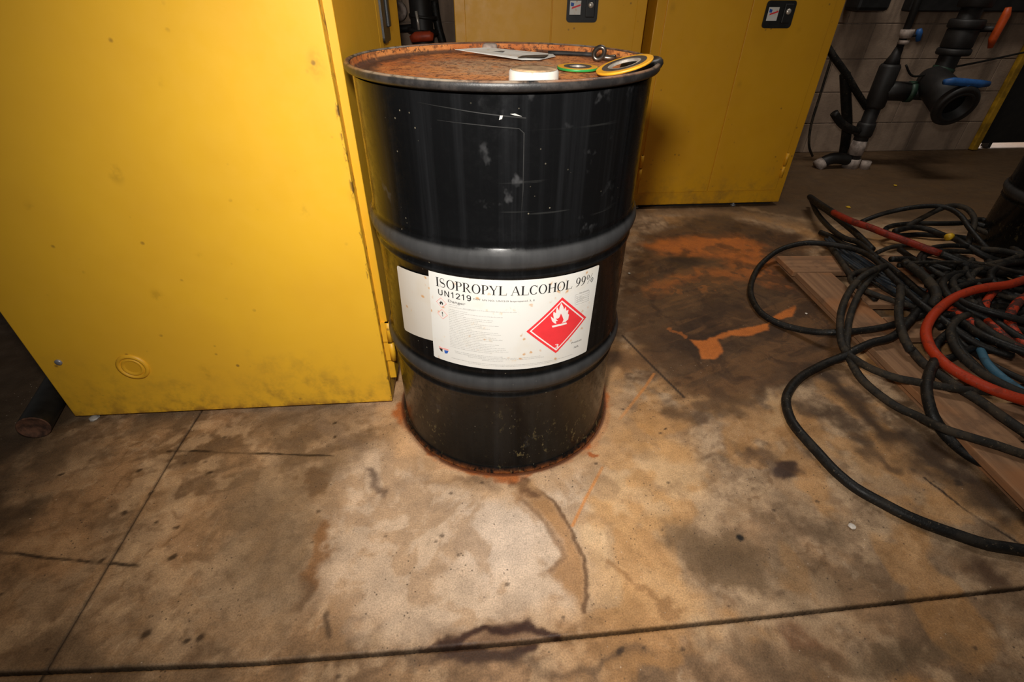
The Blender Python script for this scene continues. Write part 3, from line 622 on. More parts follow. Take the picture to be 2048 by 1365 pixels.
# ------------------------------------------------------------------ cabinets
def cabinet(name, label, corner, rz, w, d, h, z0, mat, dmat, frame=0.045, proud=0.006, door_z0=0.09, group=None, side=False, hz=0.838, hh=0.104, sticker=True):
    """corner: right front bottom corner seen from the front; front faces local -y"""
    t = thing(name, label, 'cabinet', corner, rz, group)
    b = MB(); b.box((-w, 0, z0), (0, d, z0+h), 0.003); b.build('body', mat, t)
    b = MB(); b.box((-w+0.03, 0.03, 0.0), (-0.03, d-0.03, z0+0.005)); b.build('base', M['blackiron'], t)
    for x in (-w+0.06, -w*0.29):
        b = MB(); b.lathe([(0.0, 0.0), (0.014, 0.0), (0.014, 0.007), (0.007, 0.008), (0.007, z0+0.004)], 12, (x, 0.018, 0)); b.build('levelling_foot', M['screw'], t)
    mid = -w*0.5
    for i, (x0, x1) in enumerate(((-w+frame, mid-0.002), (mid+0.002, -frame))):
        b = MB(); b.box((x0, -proud, door_z0), (x1, 0.004, z0+h-0.06), 0.0022)
        dr = b.build('door', dmat, t)
        xe = x0 if i == 0 else x1; sg = -1 if i == 0 else 1
        for zc in (door_z0+0.10, z0+h-0.22):
            k = MB()
            for a, c in ((0, 0.058), (0.064, 0.125)):
                k.tube([(xe+sg*0.004, -proud-0.002, zc+a-0.03), (xe+sg*0.004, -proud-0.002, zc+c-0.03)], 0.0085, 10)
                k.box((xe+sg*0.004-0.004, -proud-0.004, zc+a-0.03), (xe+sg*0.004+0.004, 0.001, zc+c-0.03))
            k.build('hinge', dmat, dr)
        if i == 1:
            k_ = hh/0.165
            hp = MB(); rx0, rx1 = x0+0.062, x0+0.197
            # rounded plate
            pl = []; rc = 0.014
            for cx, cz, a0 in ((rx1-rc, hz+hh-rc, 0), (rx0+rc, hz+hh-rc, 90), (rx0+rc, hz+rc, 180), (rx1-rc, hz+rc, 270)):
                for q in range(5):
                    a = R(a0+q*22.5); pl.append((cx+rc*math.cos(a), cz+rc*math.sin(a)))
            n = len(pl)
            hp.add([(x, -proud-0.006, z) for x, z in pl]+[(x, -proud+0.001, z) for x, z in pl],
                   [tuple(range(n))]+[(q, n+q, n+(q+1) % n, (q+1) % n) for q in range(n)])
            hd = hp.build('handle', M['blackplastic'], dr)
            xm = (rx0+rx1)/2
            q = MB(); q.box((xm+0.014, -proud-0.014, hz+k_*0.03), (rx1-0.014, -proud-0.004, hz+k_*0.145), 0.003); q.build('paddle', M['blackplastic'], hd)
            q = MB(); q.lathe([(0, 0.014), (0.009, 0.014), (0.011, 0.011), (0.011, 0.0)], 16, (xm+0.034, -proud-0.006, hz+k_*0.10), 'Y'); q.build('key_lock', M['steel'], hd)
            if not sticker: continue
            q = MB(); q.box((rx0+0.012, -proud-0.0072, hz+k_*0.045), (rx0+0.060, -proud-0.0055, hz+k_*0.125)); q.build('handle_sticker', M['label'], hd)
            q = MB()
            q.add([(rx0+0.020, -proud-0.0076, hz+k_*0.077), (rx0+0.058, -proud-0.0076, hz+k_*0.095), (rx0+0.058, -proud-0.0076, hz+k_*0.105), (rx0+0.022, -proud-0.0076, hz+k_*0.088)], [(0, 1, 2, 3)])
            q.build('sticker_red_band', M['red'], hd)
            q = MB()
            q.add([(rx0+0.016, -proud-0.0077, hz+k_*0.095), (rx0+0.028, -proud-0.0077, hz+k_*0.092), (rx0+0.030, -proud-0.0077, hz+k_*0.110), (rx0+0.016, -proud-0.0077, hz+k_*0.116)], [(0, 1, 2, 3)])
            q.build('sticker_blue_patch', M['blue'], hd)
    if side:
        # grounding screw and capped vent on the side panel that faces the camera (local -x)
        def xl(prof, y, z): # lathe around -x
            k = MB(); n = 28; vs = []; fs = []
            for r, hh in prof:
                for q in range(n):
                    a = 2*math.pi*q/n; vs.append((-w-hh, y+r*math.cos(a), z+r*math.sin(a)))
            for i in range(len(prof)-1):
                for q in range(n): fs.append((i*n+q, i*n+(q+1) % n, (i+1)*n+(q+1) % n, (i+1)*n+q))
            k.add(vs, fs, True); return k
        xl([(0.040, -0.001), (0.039, 0.004), (0.034, 0.006), (0.031, 0.0055), (0.0295, 0.0015), (0.0275, 0.0012), (0.026, 0.0045), (0.023, 0.0055), (0.0195, 0.002), (0.017, 0.0018), (0.0, 0.0022)], 0.647, 0.178).build('vent_cap', dmat, t)
        xl([(0.0085, -0.001), (0.0085, 0.003), (0.006, 0.0045), (0.0, 0.0048)], 0.818, 0.203).build('grounding_screw', M['screw'], t)
    return t
LA = R(4.8); W1 = 1.09
near = Vector((-0.3454, 1.0471, 0.0120)); near.z = 0
cabinet('safety_cabinet', 'large yellow metal cabinet with capped side vent, at left of the black labelled drum',
        tuple(near + Vector((-math.sin(LA), math.cos(LA), 0))*W1), LA+R(90), W1, 0.872, 1.64, 0.012, M['yellow'], M['yellow_door'], frame=0.03, proud=0.017, door_z0=0.075, side=True, hz=0.85, hh=0.20, sticker=False)
RA = R(5.2); rc = Vector((1.4777, 2.6744, 0.0200)); rc.z = 0; rdir = Vector((math.cos(RA), math.sin(RA), 0))
cabinet('safety_cabinet', 'yellow two-door cabinet with black handle beside the wall pipes', tuple(rc), RA, 0.862, 0.86, 1.63, 0.02, M['yellow_rear'], M['yellow_rear'], group='yellow cabinets along the back')
cabinet('safety_cabinet', 'yellow two-door cabinet with black handle directly behind the drum top', tuple(rc - rdir*0.905), RA, 0.838, 0.86, 1.63, 0.02, M['yellow_rear'], M['yellow_rear'], hz=0.858, group='yellow cabinets along the back')

# ------------------------------------------------------------------ drums
def hoop(z, R0=0.286):
    return [(R0, z-0.046), (R0+0.0035, z-0.041), (R0+0.0035, z-0.036), (R0+0.0005, z-0.031), (R0+0.003, z-0.022), (R0+0.0095, z-0.010), (R0+0.0115, z),
            (R0+0.0095, z+0.010), (R0+0.003, z+0.020), (R0, z+0.026), (R0+0.002, z+0.031), (R0, z+0.036)]
def drum_parts(t):
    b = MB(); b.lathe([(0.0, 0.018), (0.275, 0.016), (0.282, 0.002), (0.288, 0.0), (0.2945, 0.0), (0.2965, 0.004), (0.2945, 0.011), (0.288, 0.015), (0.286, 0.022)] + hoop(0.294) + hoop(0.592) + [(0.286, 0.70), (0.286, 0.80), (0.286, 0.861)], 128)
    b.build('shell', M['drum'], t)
    b = MB(); b.lathe([(0.2862, 0.8635), (0.289, 0.8650), (0.2955, 0.8668), (0.2982, 0.8705), (0.2985, 0.8755), (0.2968, 0.8798), (0.2925, 0.8812), (0.2892, 0.8798), (0.2876, 0.8765), (0.2875, 0.868)], 128)
    b.build('rim', M['rim'], t)
    b = MB(); b.lathe([(0.0, 0.8635), (0.10, 0.8635), (0.245, 0.8630), (0.250, 0.8645), (0.256, 0.8645), (0.261, 0.862), (0.278, 0.861), (0.284, 0.864), (0.2864, 0.870), (0.2872, 0.8780)], 128)
    b.build('lid', M['rust'], t)
drum = thing('steel_drum', 'black steel drum with white isopropyl alcohol label and rusty top', 'drum', (DX, DY, 0))
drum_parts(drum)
b = MB(); b.lathe([(0.0, 0.0205), (0.030, 0.0205), (0.0385, 0.020), (0.0405, 0.0175), (0.041, 0.0)], 48, (0.054, -0.190, 0.863)); b.build('bung_cap', M['whitecap'], drum)
b = MB(); b.lathe([(0.0, 0.0012), (0.026, 0.0012), (0.0365, 0.0008), (0.037, 0.0)], 40, (0.054, -0.190, 0.8837)); b.build('cap_top', M['captop'], drum)
b = MB(); b.lathe([(0.0, 0.016), (0.012, 0.016), (0.0165, 0.014), (0.018, 0.010), (0.018, 0.0)], 28, (-0.036, 0.252, 0.865)); b.build('vent_cap', M['tape'], drum)

LR = 0.2865
def bend(s, z, o): # mm on the shell -> drum-local point
    a = s/1000/LR; return ((LR+o)*math.sin(a), -(LR+o)*math.cos(a), z/1000)
def patch(corners, o, nu, nv, mat, name, parent, rnd=0.0):
    (a, b_, c, d) = corners   # top-left, top-right, bottom-right, bottom-left in mm
    m = MB(); vs = []; fs = []; H_ = abs(a[1]-d[1])
    for i in range(nu+1):
        u = i/nu; L_ = math.dist(a, b_); e = min(u, 1-u)*L_
        cut = 0 if e >= rnd or rnd == 0 else (rnd - math.sqrt(max(0, rnd*rnd-(rnd-e)**2)))/H_
        for j in range(nv+1):
            v = cut + (1-2*cut)*j/nv
            p = [(1-v)*((1-u)*a[k]+u*b_[k]) + v*((1-u)*d[k]+u*c[k]) for k in (0, 1)]
            vs.append(bend(p[0], p[1], o))
    for i in range(nu):
        for j in range(nv):
            q = i*(nv+1)+j; fs.append((q, q+1, q+nv+2, q+nv+1))
    m.add(vs, fs, True); return m.build(name, mat, parent)
old = patch([(-243, 527.5), (-140, 535.5), (-145, 379), (-251, 362)], 0.0006, 40, 4, M['oldlabel'], 'old_label', drum, 6)
old['label'] = 'older yellowed blank label half under the new one'
lab = patch([(-145, 552), (213.5, 543.5), (205.5, 330), (-154.5, 335.5)], 0.0013, 120, 6, M['label'], 'product_label', drum, 2.5)
lab['label'] = 'white hazard label lettered isopropyl alcohol'
LROT = R(-1.5)
def flat_polys(polys, mat, name, o=0.0019, parent=None, org=None, rot=0.0, scale=(1, 1)):
    """polygons in a plane (mm) bent round the shell"""
    bm = bmesh.new()
    for pl in polys:
        vv = []
        for x, y in pl:
            x *= scale[0]; y *= scale[1]
            if org is not None:
                x, y = org[0]+x*math.cos(rot)-y*math.sin(rot), org[1]+x*math.sin(rot)+y*math.cos(rot)
            vv.append(bm.verts.new((x, y, 0)))
        try: bm.faces.new(vv)
        except ValueError: pass
    bmesh.ops.triangulate(bm, faces=bm.faces[:])
    for _ in range(6):
        long = [e for e in bm.edges if abs(e.verts[0].co.x-e.verts[1].co.x) > 9]
        if not long: break
        bmesh.ops.subdivide_edges(bm, edges=long, cuts=1)
        bmesh.ops.triangulate(bm, faces=[f for f in bm.faces if len(f.verts) > 3])
    bm.normal_update()
    for f in bm.faces:
        if f.normal.z < 0: f.normal_flip()
    m = MB(); bm.verts.index_update()
    m.add([bend(v.co.x, v.co.y, o) for v in bm.verts], [[v.index for v in f.verts] for f in bm.faces]); bm.free()
    return m.build(name, mat, lab if parent is None else parent)

# --- serif capitals drawn as outlines, cap height 1
def ring(cx, cy, rx, ry, ix, iy, a0=0, a1=360, n=36, icx=None):
    icx = cx if icx is None else icx; out = []
    for k in range(n):
        p, q = R(a0+(a1-a0)*k/n), R(a0+(a1-a0)*(k+1)/n)
        out.append([(cx+rx*math.cos(p), cy+ry*math.sin(p)), (cx+rx*math.cos(q), cy+ry*math.sin(q)), (icx+ix*math.cos(q), cy+iy*math.sin(q)), (icx+ix*math.cos(p), cy+iy*math.sin(p))])
    return out
def rect(x0, y0, x1, y1): return [(x0, y0), (x1, y0), (x1, y1), (x0, y1)]
def stem(x, w=0.185, s=0.09): return [rect(x, 0, x+w, 1), rect(x-s, 0, x+w+s, 0.045), rect(x-s, 0.955, x+w+s, 1)]
def stroke(pts, ws):
    out = []
    P_ = [Vector((x, y, 0)) for x, y in pts]
    N_ = []
    for i in range(len(P_)):
        t = (P_[min(i+1, len(P_)-1)]-P_[max(i-1, 0)]).normalized(); N_.append(Vector((-t.y, t.x, 0)))
    for i in range(len(P_)-1):
        a, b_ = P_[i], P_[i+1]; na, nb = N_[i]*ws[i]/2, N_[i+1]*ws[i+1]/2
        out.append([(a+na)[:2], (b_+nb)[:2], (b_-nb)[:2], (a-na)[:2]])
    return out
def g_I(): return stem(0.17), 0.50
def g_P(): return stem(0.13) + ring(0.40, 0.73, 0.40, 0.27, 0.25, 0.235, -90, 90, 18) + [rect(0.27, 0.46, 0.41, 0.495), rect(0.27, 0.965, 0.41, 1.0)], 0.84
def g_R():
    p, _ = g_P(); return p + [[(0.40, 0.47), (0.56, 0.47), (0.93, 0.035), (1.02, 0.03), (1.02, 0), (0.80, 0)]], 1.01
def g_O(): return ring(0.545, 0.5, 0.485, 0.52, 0.315, 0.475), 1.09
def g_C(): return ring(0.53, 0.5, 0.48, 0.52, 0.31, 0.475, 42, 322, 30) + [rect(0.87, 0.68, 0.905, 1.0)], 1.0
def g_L(): return stem(0.13) + [rect(0.27, 0, 0.86, 0.035), [(0.82, 0.0), (0.88, 0.0), (0.91, 0.27), (0.88, 0.27)]], 0.92
def g_H(): return stem(0.13) + stem(0.80) + [rect(0.27, 0.485, 0.81, 0.525)], 1.09
def g_Y(): return [[(0.06, 0.985), (0.26, 0.985), (0.62, 0.44), (0.47, 0.44)], [(0.86, 0.985), (0.91, 0.985), (0.62, 0.42), (0.57, 0.46)], rect(0.47, 0, 0.62, 0.45), rect(0.37, 0, 0.72, 0.035), rect(0.0, 0.965, 0.36, 1), rect(0.76, 0.965, 1.04, 1)], 1.05
def g_A(): return [[(0.08, 0.0), (0.13, 0.0), (0.53, 0.93), (0.50, 1.0)], [(0.53, 1.02), (0.47, 0.90), (0.83, 0.0), (1.0, 0.0), (0.57, 1.02)], rect(0.24, 0.33, 0.75, 0.37), rect(0.0, 0, 0.27, 0.035), rect(0.72, 0, 1.08, 0.035)], 1.09
def g_S():
    pts = []; ws = []
    for k in range(41):
        t = k/40
        if t < 0.5: a = R(50 + t*2*220); cx, cy, rx, ry = 0.40, 0.735, 0.27, 0.245
        else: a = R(90 - (t-0.5)*2*220); cx, cy, rx, ry = 0.40, 0.255, 0.29, 0.235
        pts.append((cx+rx*math.cos(a), cy+ry*math.sin(a))); ws.append(0.045+0.125*math.exp(-((t-0.5)/0.20)**2))
    return stroke(pts, ws) + [rect(0.60, 0.72, 0.635, 1.0), rect(0.07, 0.0, 0.105, 0.30)], 0.84
def g_9():
    tail = [(0.58, 0.72), (0.60, 0.55), (0.55, 0.35), (0.42, 0.17), (0.26, 0.06), (0.10, 0.0)]
    return ring(0.36, 0.68, 0.30, 0.33, 0.16, 0.295) + stroke(tail, [0.14, 0.14, 0.13, 0.10, 0.06, 0.03]), 0.755
def g_pc(): return ring(0.28, 0.73, 0.21, 0.27, 0.12, 0.24, n=24) + ring(0.97, 0.27, 0.21, 0.27, 0.12, 0.24, n=24) + [[(0.28, -0.02), (0.32, -0.02), (0.96, 1.02), (0.92, 1.02)]], 1.26
G = dict(I=g_I, S=g_S, O=g_O, P=g_P, R=g_R, Y=g_Y, L=g_L, A=g_A, C=g_C, H=g_H)
G['9'] = g_9; G['%'] = g_pc
def serif(text, org, cap, width, name):
    polys = []; x = 0
    for ch in text:
        if ch == ' ': x += 0.42; continue
        pl, adv = G[ch](); polys += [[(px+x, py) for px, py in q] for q in pl]; x += adv
    flat_polys(polys, M['ink'], name, org=org, rot=LROT, scale=(width/x, cap))
serif('ISOPROPYL ALCOHOL 99%', (-131, 519.5), 20.0, 331, 'title_lettering')

def sans(text, org, cap, width, mat, name, parent=None, o=0.0019, bold=0.012):
    cu = bpy.data.curves.new('txt', 'FONT'); cu.body = text; cu.resolution_u = 3; cu.fill_mode = 'BOTH'; cu.offset = bold
    to = bpy.data.objects.new('txt', cu); C.objects.link(to)
    me = bpy.data.meshes.new_from_object(to)
    xs = [v.co.x for v in me.vertices]; ys = [v.co.y for v in me.vertices]
    fx = width/(max(xs)-min(xs)); fy = cap/0.73
    m = MB(); vs = []
    for v in me.vertices:
        x, y = (v.co.x-min(xs))*fx, v.co.y*fy
        x, y = org[0]+x*math.cos(LROT)-y*math.sin(LROT), org[1]+x*math.sin(LROT)+y*math.cos(LROT)
        vs.append(bend(x, y, o))
    m.add(vs, [list(p.vertices) for p in me.polygons])
    r = m.build(name, mat, lab if parent is None else parent)
    bpy.data.objects.remove(to); bpy.data.curves.remove(cu); bpy.data.meshes.remove(me)
    return r
def block(text, org, cap, width, name):
    t_ = 0.135; polys = []; x = 0
    for ch in text:
        if ch == 'U': pl, adv = [rect(0.10, 0.34, 0.10+t_, 1), rect(0.77-t_, 0.34, 0.77, 1)] + ring(0.435, 0.345, 0.335, 0.355, 0.335-t_, 0.355-t_, 180, 360, 20), 0.94
        elif ch == 'N': pl, adv = [rect(0.10, 0, 0.10+t_, 1), rect(0.78-t_, 0, 0.78, 1), [(0.10, 1), (0.25, 1), (0.78, 0), (0.63, 0)]], 0.95
        elif ch == '1': pl, adv = [rect(0.30, 0, 0.30+t_, 1), [(0.32, 1), (0.12, 0.80), (0.12, 0.68), (0.32, 0.84)]], 0.72
        elif ch == '2':
            pth = [(0.13, 0.70)]+[(0.36+0.235*math.cos(R(a)), 0.70+0.235*math.sin(R(a))) for a in range(180, -50, -15)]+[(0.36, 0.33), (0.17, 0.09)]
            pl, adv = stroke(pth[1:], [t_]*(len(pth)-1)) + [rect(0.08, 0, 0.66, 0.12)], 0.76
        else:
            pth = [(0.59, 0.66)]+[(0.36+0.235*math.cos(R(a)), 0.33+0.27*math.sin(R(a))) for a in range(0, -165, -15)]
            pl, adv = ring(0.36, 0.68, 0.30, 0.33, 0.165, 0.205) + stroke([(0.595, 0.70), (0.60, 0.45)]+pth[2:], [t_]*(len(pth))), 0.76
        polys += [[(px+x, py) for px, py in q] for q in pl]; x += adv
    flat_polys(polys, M['ink'], name, org=org, rot=LROT, scale=(width/x, cap))
block('UN1219', (-128, 500.5), 13.0, 72, 'number_lettering')
sans('Danger', (-106, 488.8), 6.0, 37, M['grayink'], 'danger_lettering')
sans('DOT UN NO. UN1219 Isopropanol, 3, II', (-53, 503), 3.6, 118, M['grayink'], 'transport_lettering')
# red flammable liquid diamond
def dia(c, k, w_, h_): return [(c[0], c[1]+h_*k), (c[0]+w_*k, c[1]), (c[0], c[1]-h_*k), (c[0]-w_*k, c[1])]
dc = (120.7, 428.8)
corner4 = [(123.5, 497.3), (190.6, 427.9), (118.0, 360.3), (50.5, 429.5)]
def d4(k): return [(dc[0]+(x-dc[0])*k, dc[1]+(y-dc[1])*k) for x, y in corner4]
flat_polys([d4(1.0)], M['red'], 'hazard_diamond', 0.0018)
o4, i4 = d4(0.90), d4(0.845)
flat_polys([[o4[k], o4[(k+1) % 4], i4[(k+1) % 4], i4[k]] for k in range(4)], M['whiteink'], 'diamond_border', 0.0022)
flame = [(114.1, 437.1), (109.0, 439.8), (104.1, 446.0), (100.2, 458.1), (108.0, 450.7), (105.5, 461.1), (106.0, 468.0), (111.5, 463.3), (111.7, 473.6), (114.1, 476.9), (118.2, 467.2), (118.8, 476.0), (122.0, 484.8), (128.0, 473.0), (129.1, 467.6), (133.0, 473.1), (135.3, 462.7), (140.1, 464.1), (139.6, 454.4), (142.5, 451.4), (141.4, 440.3), (135.8, 436.2), (127.2, 435.5), (130.4, 442.1), (127.5, 450.0), (123.0, 459.7), (120.1, 451.3), (116.3, 448.7), (111.6, 450.4), (117.4, 443.3), (112.6, 444.2)]
flat_polys([flame], M['whiteink'], 'flame_symbol', 0.0022)
flat_polys([[(104.1, 434.5), (137.4, 434.0), (139.5, 429.3), (106.1, 429.7)]], M['whiteink'], 'flame_bar', 0.0022)
sans('3', (114.5, 374), 11.0, 8.5, M['whiteink'], 'class_number', o=0.0022)
# two small hazard diamonds
for c, sym in (((-121.2, 483), 'f'), ((-121.1, 456.2), 'e')):
    a, q = dia(c, 1, 12.2, 12.2), dia(c, 0.88, 12.2, 12.2)
    flat_polys([[a[k], a[(k+1) % 4], q[(k+1) % 4], q[k]] for k in range(4)], M['pink'], 'small_diamond', 0.0019)
    if sym == 'f':
        flat_polys([[(c[0]+x*0.115, c[1]+y*0.115) for x, y in ((-30, -38), (-40, -5), (-22, 6), (-12, 38), (4, 12), (10, 28), (32, 0), (26, -38), (12, -38), (8, -12), (-6, 0), (-8, -38))]], M['ink'], 'small_flame', 0.0019)
    else:
        flat_polys([[(c[0]-1.2, c[1]+5), (c[0]+1.2, c[1]+5), (c[0]+0.6, c[1]-1.6), (c[0]-0.6, c[1]-1.6)], dia((c[0], c[1]-4), 1, 1.2, 1.2)], M['ink'], 'exclamation_mark', 0.0019)
# unreadably small print: rows of word-long strokes
random.seed(5)
rows = []
def words(s0, z0, length, h=1.7):
    x = 0; cr, sr = math.cos(LROT), math.sin(LROT)
    while x < length:
        for _ in range(random.randint(2, 9)):
            w_ = random.uniform(0.45, 0.95); hh = h*random.choice((0.62, 0.62, 0.7, 1.0)); y = random.choice((0, 0, 0, -0.25))*h
            if random.random() < 0.35: y += 0.3*h*0
            rows.append([(s0+px*cr-py*sr, z0+px*sr+py*cr) for px, py in ((x, y), (x+w_, y), (x+w_, hh), (x, hh))]); x += w_+0.32
        x += 0.8
words(-104, 483.5, 20); words(-104, 478.5, 52)
words(-75, 479.5, 106)
for k, ln in enumerate((38, 108, 30, 92, 88, 60, 96, 70, 84, 44, 100, 108, 78, 96, 104, 86, 64, 98, 90, 112, 118, 120, 86)):
    words(-106-k*0.14, 472.0-k*4.25, ln, 1.6)
words(-100, 369, 96); words(-98, 365, 100); words(-70, 360.5, 72); words(8, 359.5, 76); words(6, 363.5, 74); words(-40, 356, 40)
words(-108, 348.5, 270); words(-70, 344, 190, 1.3)
flat_polys(rows, M['faint'], 'small_print', 0.0018)
# small table and weight box at the right of the label
tb = []
for k in range(6): tb.append([(153.5+k*0.4, 494-k*4.8-0), (190.5+k*0.3, 492.8-k*4.8), (190.5+k*0.3, 493.3-k*4.8), (153.5+k*0.4, 494.5-k*4.8)])
tb += [[(153, 494), (153.7, 494), (155.8, 470), (155.1, 470)], [(190.3, 493), (191, 493), (192.4, 468.6), (191.7, 468.6)]]
flat_polys(tb, M['faint'], 'table_grid', 0.0018)
rows = []; words(164, 495, 24, 2.0); words(157, 486, 14, 1.6); words(160, 481.2, 20, 1.6); words(158, 476.5, 12, 1.6); flat_polys(rows, M['faint'], 'table_print', 0.0019)
sans('Product', (156, 372), 4.6, 28, M['grayink'], 'box_lettering'); sans('N/A', (164, 357), 5.0, 13, M['grayink'], 'box_lettering')
# shield-shaped emblem in the corner
c = (-126, 363)
flat_polys([[(c[0]-12, c[1]+8), (c[0]-4, c[1]+5.5), (c[0]+3, c[1]+6.5), (c[0]+12, c[1]+6), (c[0]+11.5, c[1]+2), (c[0]-11, c[1]+3)]], M['pink'], 'emblem_top', 0.0019)
flat_polys([[(c[0]-11.5, c[1]+3), (c[0]-3, c[1]+2.5), (c[0]-4, c[1]-6), (c[0]-8.5, c[1]-3)]], M['ink'], 'emblem_side', 0.0019)
flat_polys([[(c[0]+1, c[1]+1), (c[0]+11.5, c[1]+1.5), (c[0]+8, c[1]-6), (c[0]+2, c[1]-7.5)]], M['blue'], 'emblem_side', 0.0019)
# a long scratch and two chips of white paint on the upper shell
def shell_mark(pts, name, mat): # (deg, z)
    flat_polys([[(R(a)*LR*1000, z*1000) for a, z in pts]], mat, name, 0.0003, drum)
shell_mark([(-0.12, 0.8265), (0.20, 0.8329), (1.11, 0.8329), (0.80, 0.8279)], 'paint_chip', M['shellchip'])
shell_mark([(3.25, 0.8350), (4.77, 0.8357), (6.94, 0.8313), (4.78, 0.8328)], 'paint_chip', M['shellchip'])
sc_m = m_simple('dull_scratch', (0.014, 0.0138, 0.0135), 0.4, var=0.4)
SCRATCH_A = [(-26.65, 0.8452), (-15.36, 0.8408), (-5.92, 0.8358), (8.19, 0.8290)]
SCRATCH_B = [(-19.89, 0.8221), (-7.59, 0.8192), (6.07, 0.8141), (7.66, 0.8073), (7.71, 0.7175), (7.22, 0.6652)]
for pl in (SCRATCH_A, SCRATCH_B):
    flat_polys(stroke([(R(a)*LR*1000, z*1000) for a, z in pl], [0.4, 1.3, 1.3, 1.8, 1.2, 0.3][:len(pl)]), sc_m, 'scratch', 0.0003, drum)

far = thing('steel_drum', 'plain black drum standing behind the hose pile at the right edge', 'drum', (2.40, 1.99, 0), 0.6)
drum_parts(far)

# ------------------------------------------------------------------ things lying on the drum lid
LZ = 0.8645
def ring_gasket(name, label, loc, ro, r1, r2, ri, th, rot, rim_mat):
    t = thing(name, label, 'gasket', loc); t.rotation_euler = rot
    b = MB(); b.lathe([(r1, 0), (ro, 0), (ro, th), (r1, th)], 56, smooth=False, close=True); b.build('outer_ring', M['gasket_yellow'], t)
    b = MB(); b.lathe([(ro+0.0001, 0.0002), (ro+0.0009, 0.0004), (ro+0.0009, th-0.0004), (ro+0.0001, th-0.0002)], 56, smooth=True); b.build('edge_band', rim_mat, t)
    b = MB(); b.lathe([(r2, -0.0004), (r1, -0.0004), (r1, th+0.0006), (r2, th+0.0006)], 56, smooth=False, close=True); b.build('wound_filler', M['graphite'], t)
    b = MB(); b.lathe([(ri, 0), (r2, 0), (r2, th), (ri, th)], 56, smooth=False, close=True); b.build('inner_ring', M['steel'], t)
    return t
ring_gasket('spiral_gasket', 'small yellow ring gasket with green edge lying flat on drum lid', (0.1190, 1.0499, 0.8660), 0.0375, 0.026, 0.0155, 0.0115, 0.0045, (0.02, 0.0, 0.3), M['gasket_green'])
ring_gasket('spiral_gasket', 'large yellow ring gasket tilted on the drum lid near its right rim', (0.1912, 0.9709, 0.8810), 0.0480, 0.0385, 0.0285, 0.0235, 0.004, (0.03, -0.27, 0.1), M['gasket_yellow'])
b = MB(); b.tube([(0.030*math.cos(a*math.pi/16), 0.030*math.sin(a*math.pi/16), 0.0) for a in range(32)], 0.0095, 10, closed=True)
o = b.build('rubber_ring', M['rubber'], loc=(0.236, 1.040, 0.8745)); tag(o, 'thick black rubber ring under the tilted gasket on drum lid', 'ring'); o.rotation_euler = (0.0, -0.16, 0)
t = thing('eye_bolt', 'dark steel eye bolt with threaded shank lying on the rusty lid', 'bolt', (0.1762, 1.1788, 0.8660))
b = MB(); b.tube([(0.0105*math.cos(a*math.pi/14)+0.003*math.sin(a*math.pi/14), 0.005*math.sin(a*math.pi/14), 0.013+0.0105*math.sin(a*math.pi/14)) for a in range(28)], 0.0048, 10, closed=True); b.build('eye', M['darksteel'], t)
b = MB(); b.tube(spline([(0.008, 0.0, 0.006), (0.022, -0.004, 0.005), (0.034, -0.002, 0.006)], 0.005), 0.0058, 10); b.build('shank', M['darksteel'], t)
bar = MB(); bar.tube(spline([(0.0763, 1.2875, 0.8680), (0.1257, 1.2813, 0.8680), (0.1767, 1.2564, 0.8680)], 0.02), 0.0045, 10)
tag(bar.build('steel_rod', M['blackiron']), 'thin dark rod lying across the drum lid behind the white tag', 'rod')
# card tag
cp = [Vector(p) for p in ((-0.1282, 1.2253, 0.8790), (-0.0639, 1.2697, 0.8790), (0.0867, 1.2886, 0.8660), (0.0904, 1.2419, 0.8660), (0.0537, 1.1789, 0.8660), (0.0160, 1.1764, 0.8660))]
tg = thing('paper_tag', 'white card tag with dark printed panel lying on the drum lid', 'tag', tuple(sum(cp, Vector())/6))
org = sum(cp, Vector())/6
b = MB(); n = 6; up = Vector((0, 0, 0.0006))
b.add([tuple(p-org+up) for p in cp]+[tuple(p-org) for p in cp], [tuple(range(n-1, -1, -1)), tuple(range(n, 2*n))]+[(q, n+q, n+(q+1) % n, (q+1) % n) for q in range(n)])
b.build('card', M['label'], tg)
pp = [Vector(p)-org+Vector((0, 0, 0.0026)) for p in ((0.0232, 1.2370, 0.8665), (0.0762, 1.2453, 0.8665), (0.0629, 1.1959, 0.8665), (0.0055, 1.1737, 0.8685))]
b = MB(); b.add([tuple(p) for p in pp], [(3, 2, 1, 0)]); b.build('printed_panel', M['graphite'], tg)
pp = [Vector(p)-org+Vector((0, 0, 0.0022)) for p in ((-0.0486, 1.2573, 0.8730), (-0.0208, 1.2496, 0.8730), (-0.0248, 1.2303, 0.8730), (-0.0533, 1.2376, 0.8730))]
b = MB(); b.add([tuple(p) for p in pp], [(3, 2, 1, 0)]); b.build('printed_mark', M['grayink'], tg)

# ------------------------------------------------------------------ pallet of loose boards under the hoses
PT = 0.046
pal = thing('wooden_pallet', 'worn low wooden pallet under the tangled hoses', 'pallet', (1.20, 0.70, 0), R(1.5))
def board(name, x0, y0, x1, y1, z0, z1, rz=0.0):
    lx, ly = x1-x0, y1-y0
    along_y = ly > lx
    b = MB()
    if along_y: b.box((-ly/2, -lx/2, 0), (ly/2, lx/2, z1-z0), 0.002)
    else: b.box((-lx/2, -ly/2, 0), (lx/2, ly/2, z1-z0), 0.002)
    o = b.build(name, M['wood'], pal, ((x0+x1)/2, (y0+y1)/2, z0), rz + (R(90) if along_y else 0))
    return o
for x in (0.0, 0.40, 0.74): board('stringer', x, 0.0, x+0.11, 1.24, 0.0, 0.024)
board('deck_board', -0.015, -0.04, 0.128, 1.095, 0.0245, PT, R(-0.6))      # along the near left side
for y in (-0.02, 0.20, 0.42, 0.64, 0.845): board('deck_board', 0.138, y, 0.86, y+0.125, 0.0245, PT, R(random.uniform(-1, 1)))
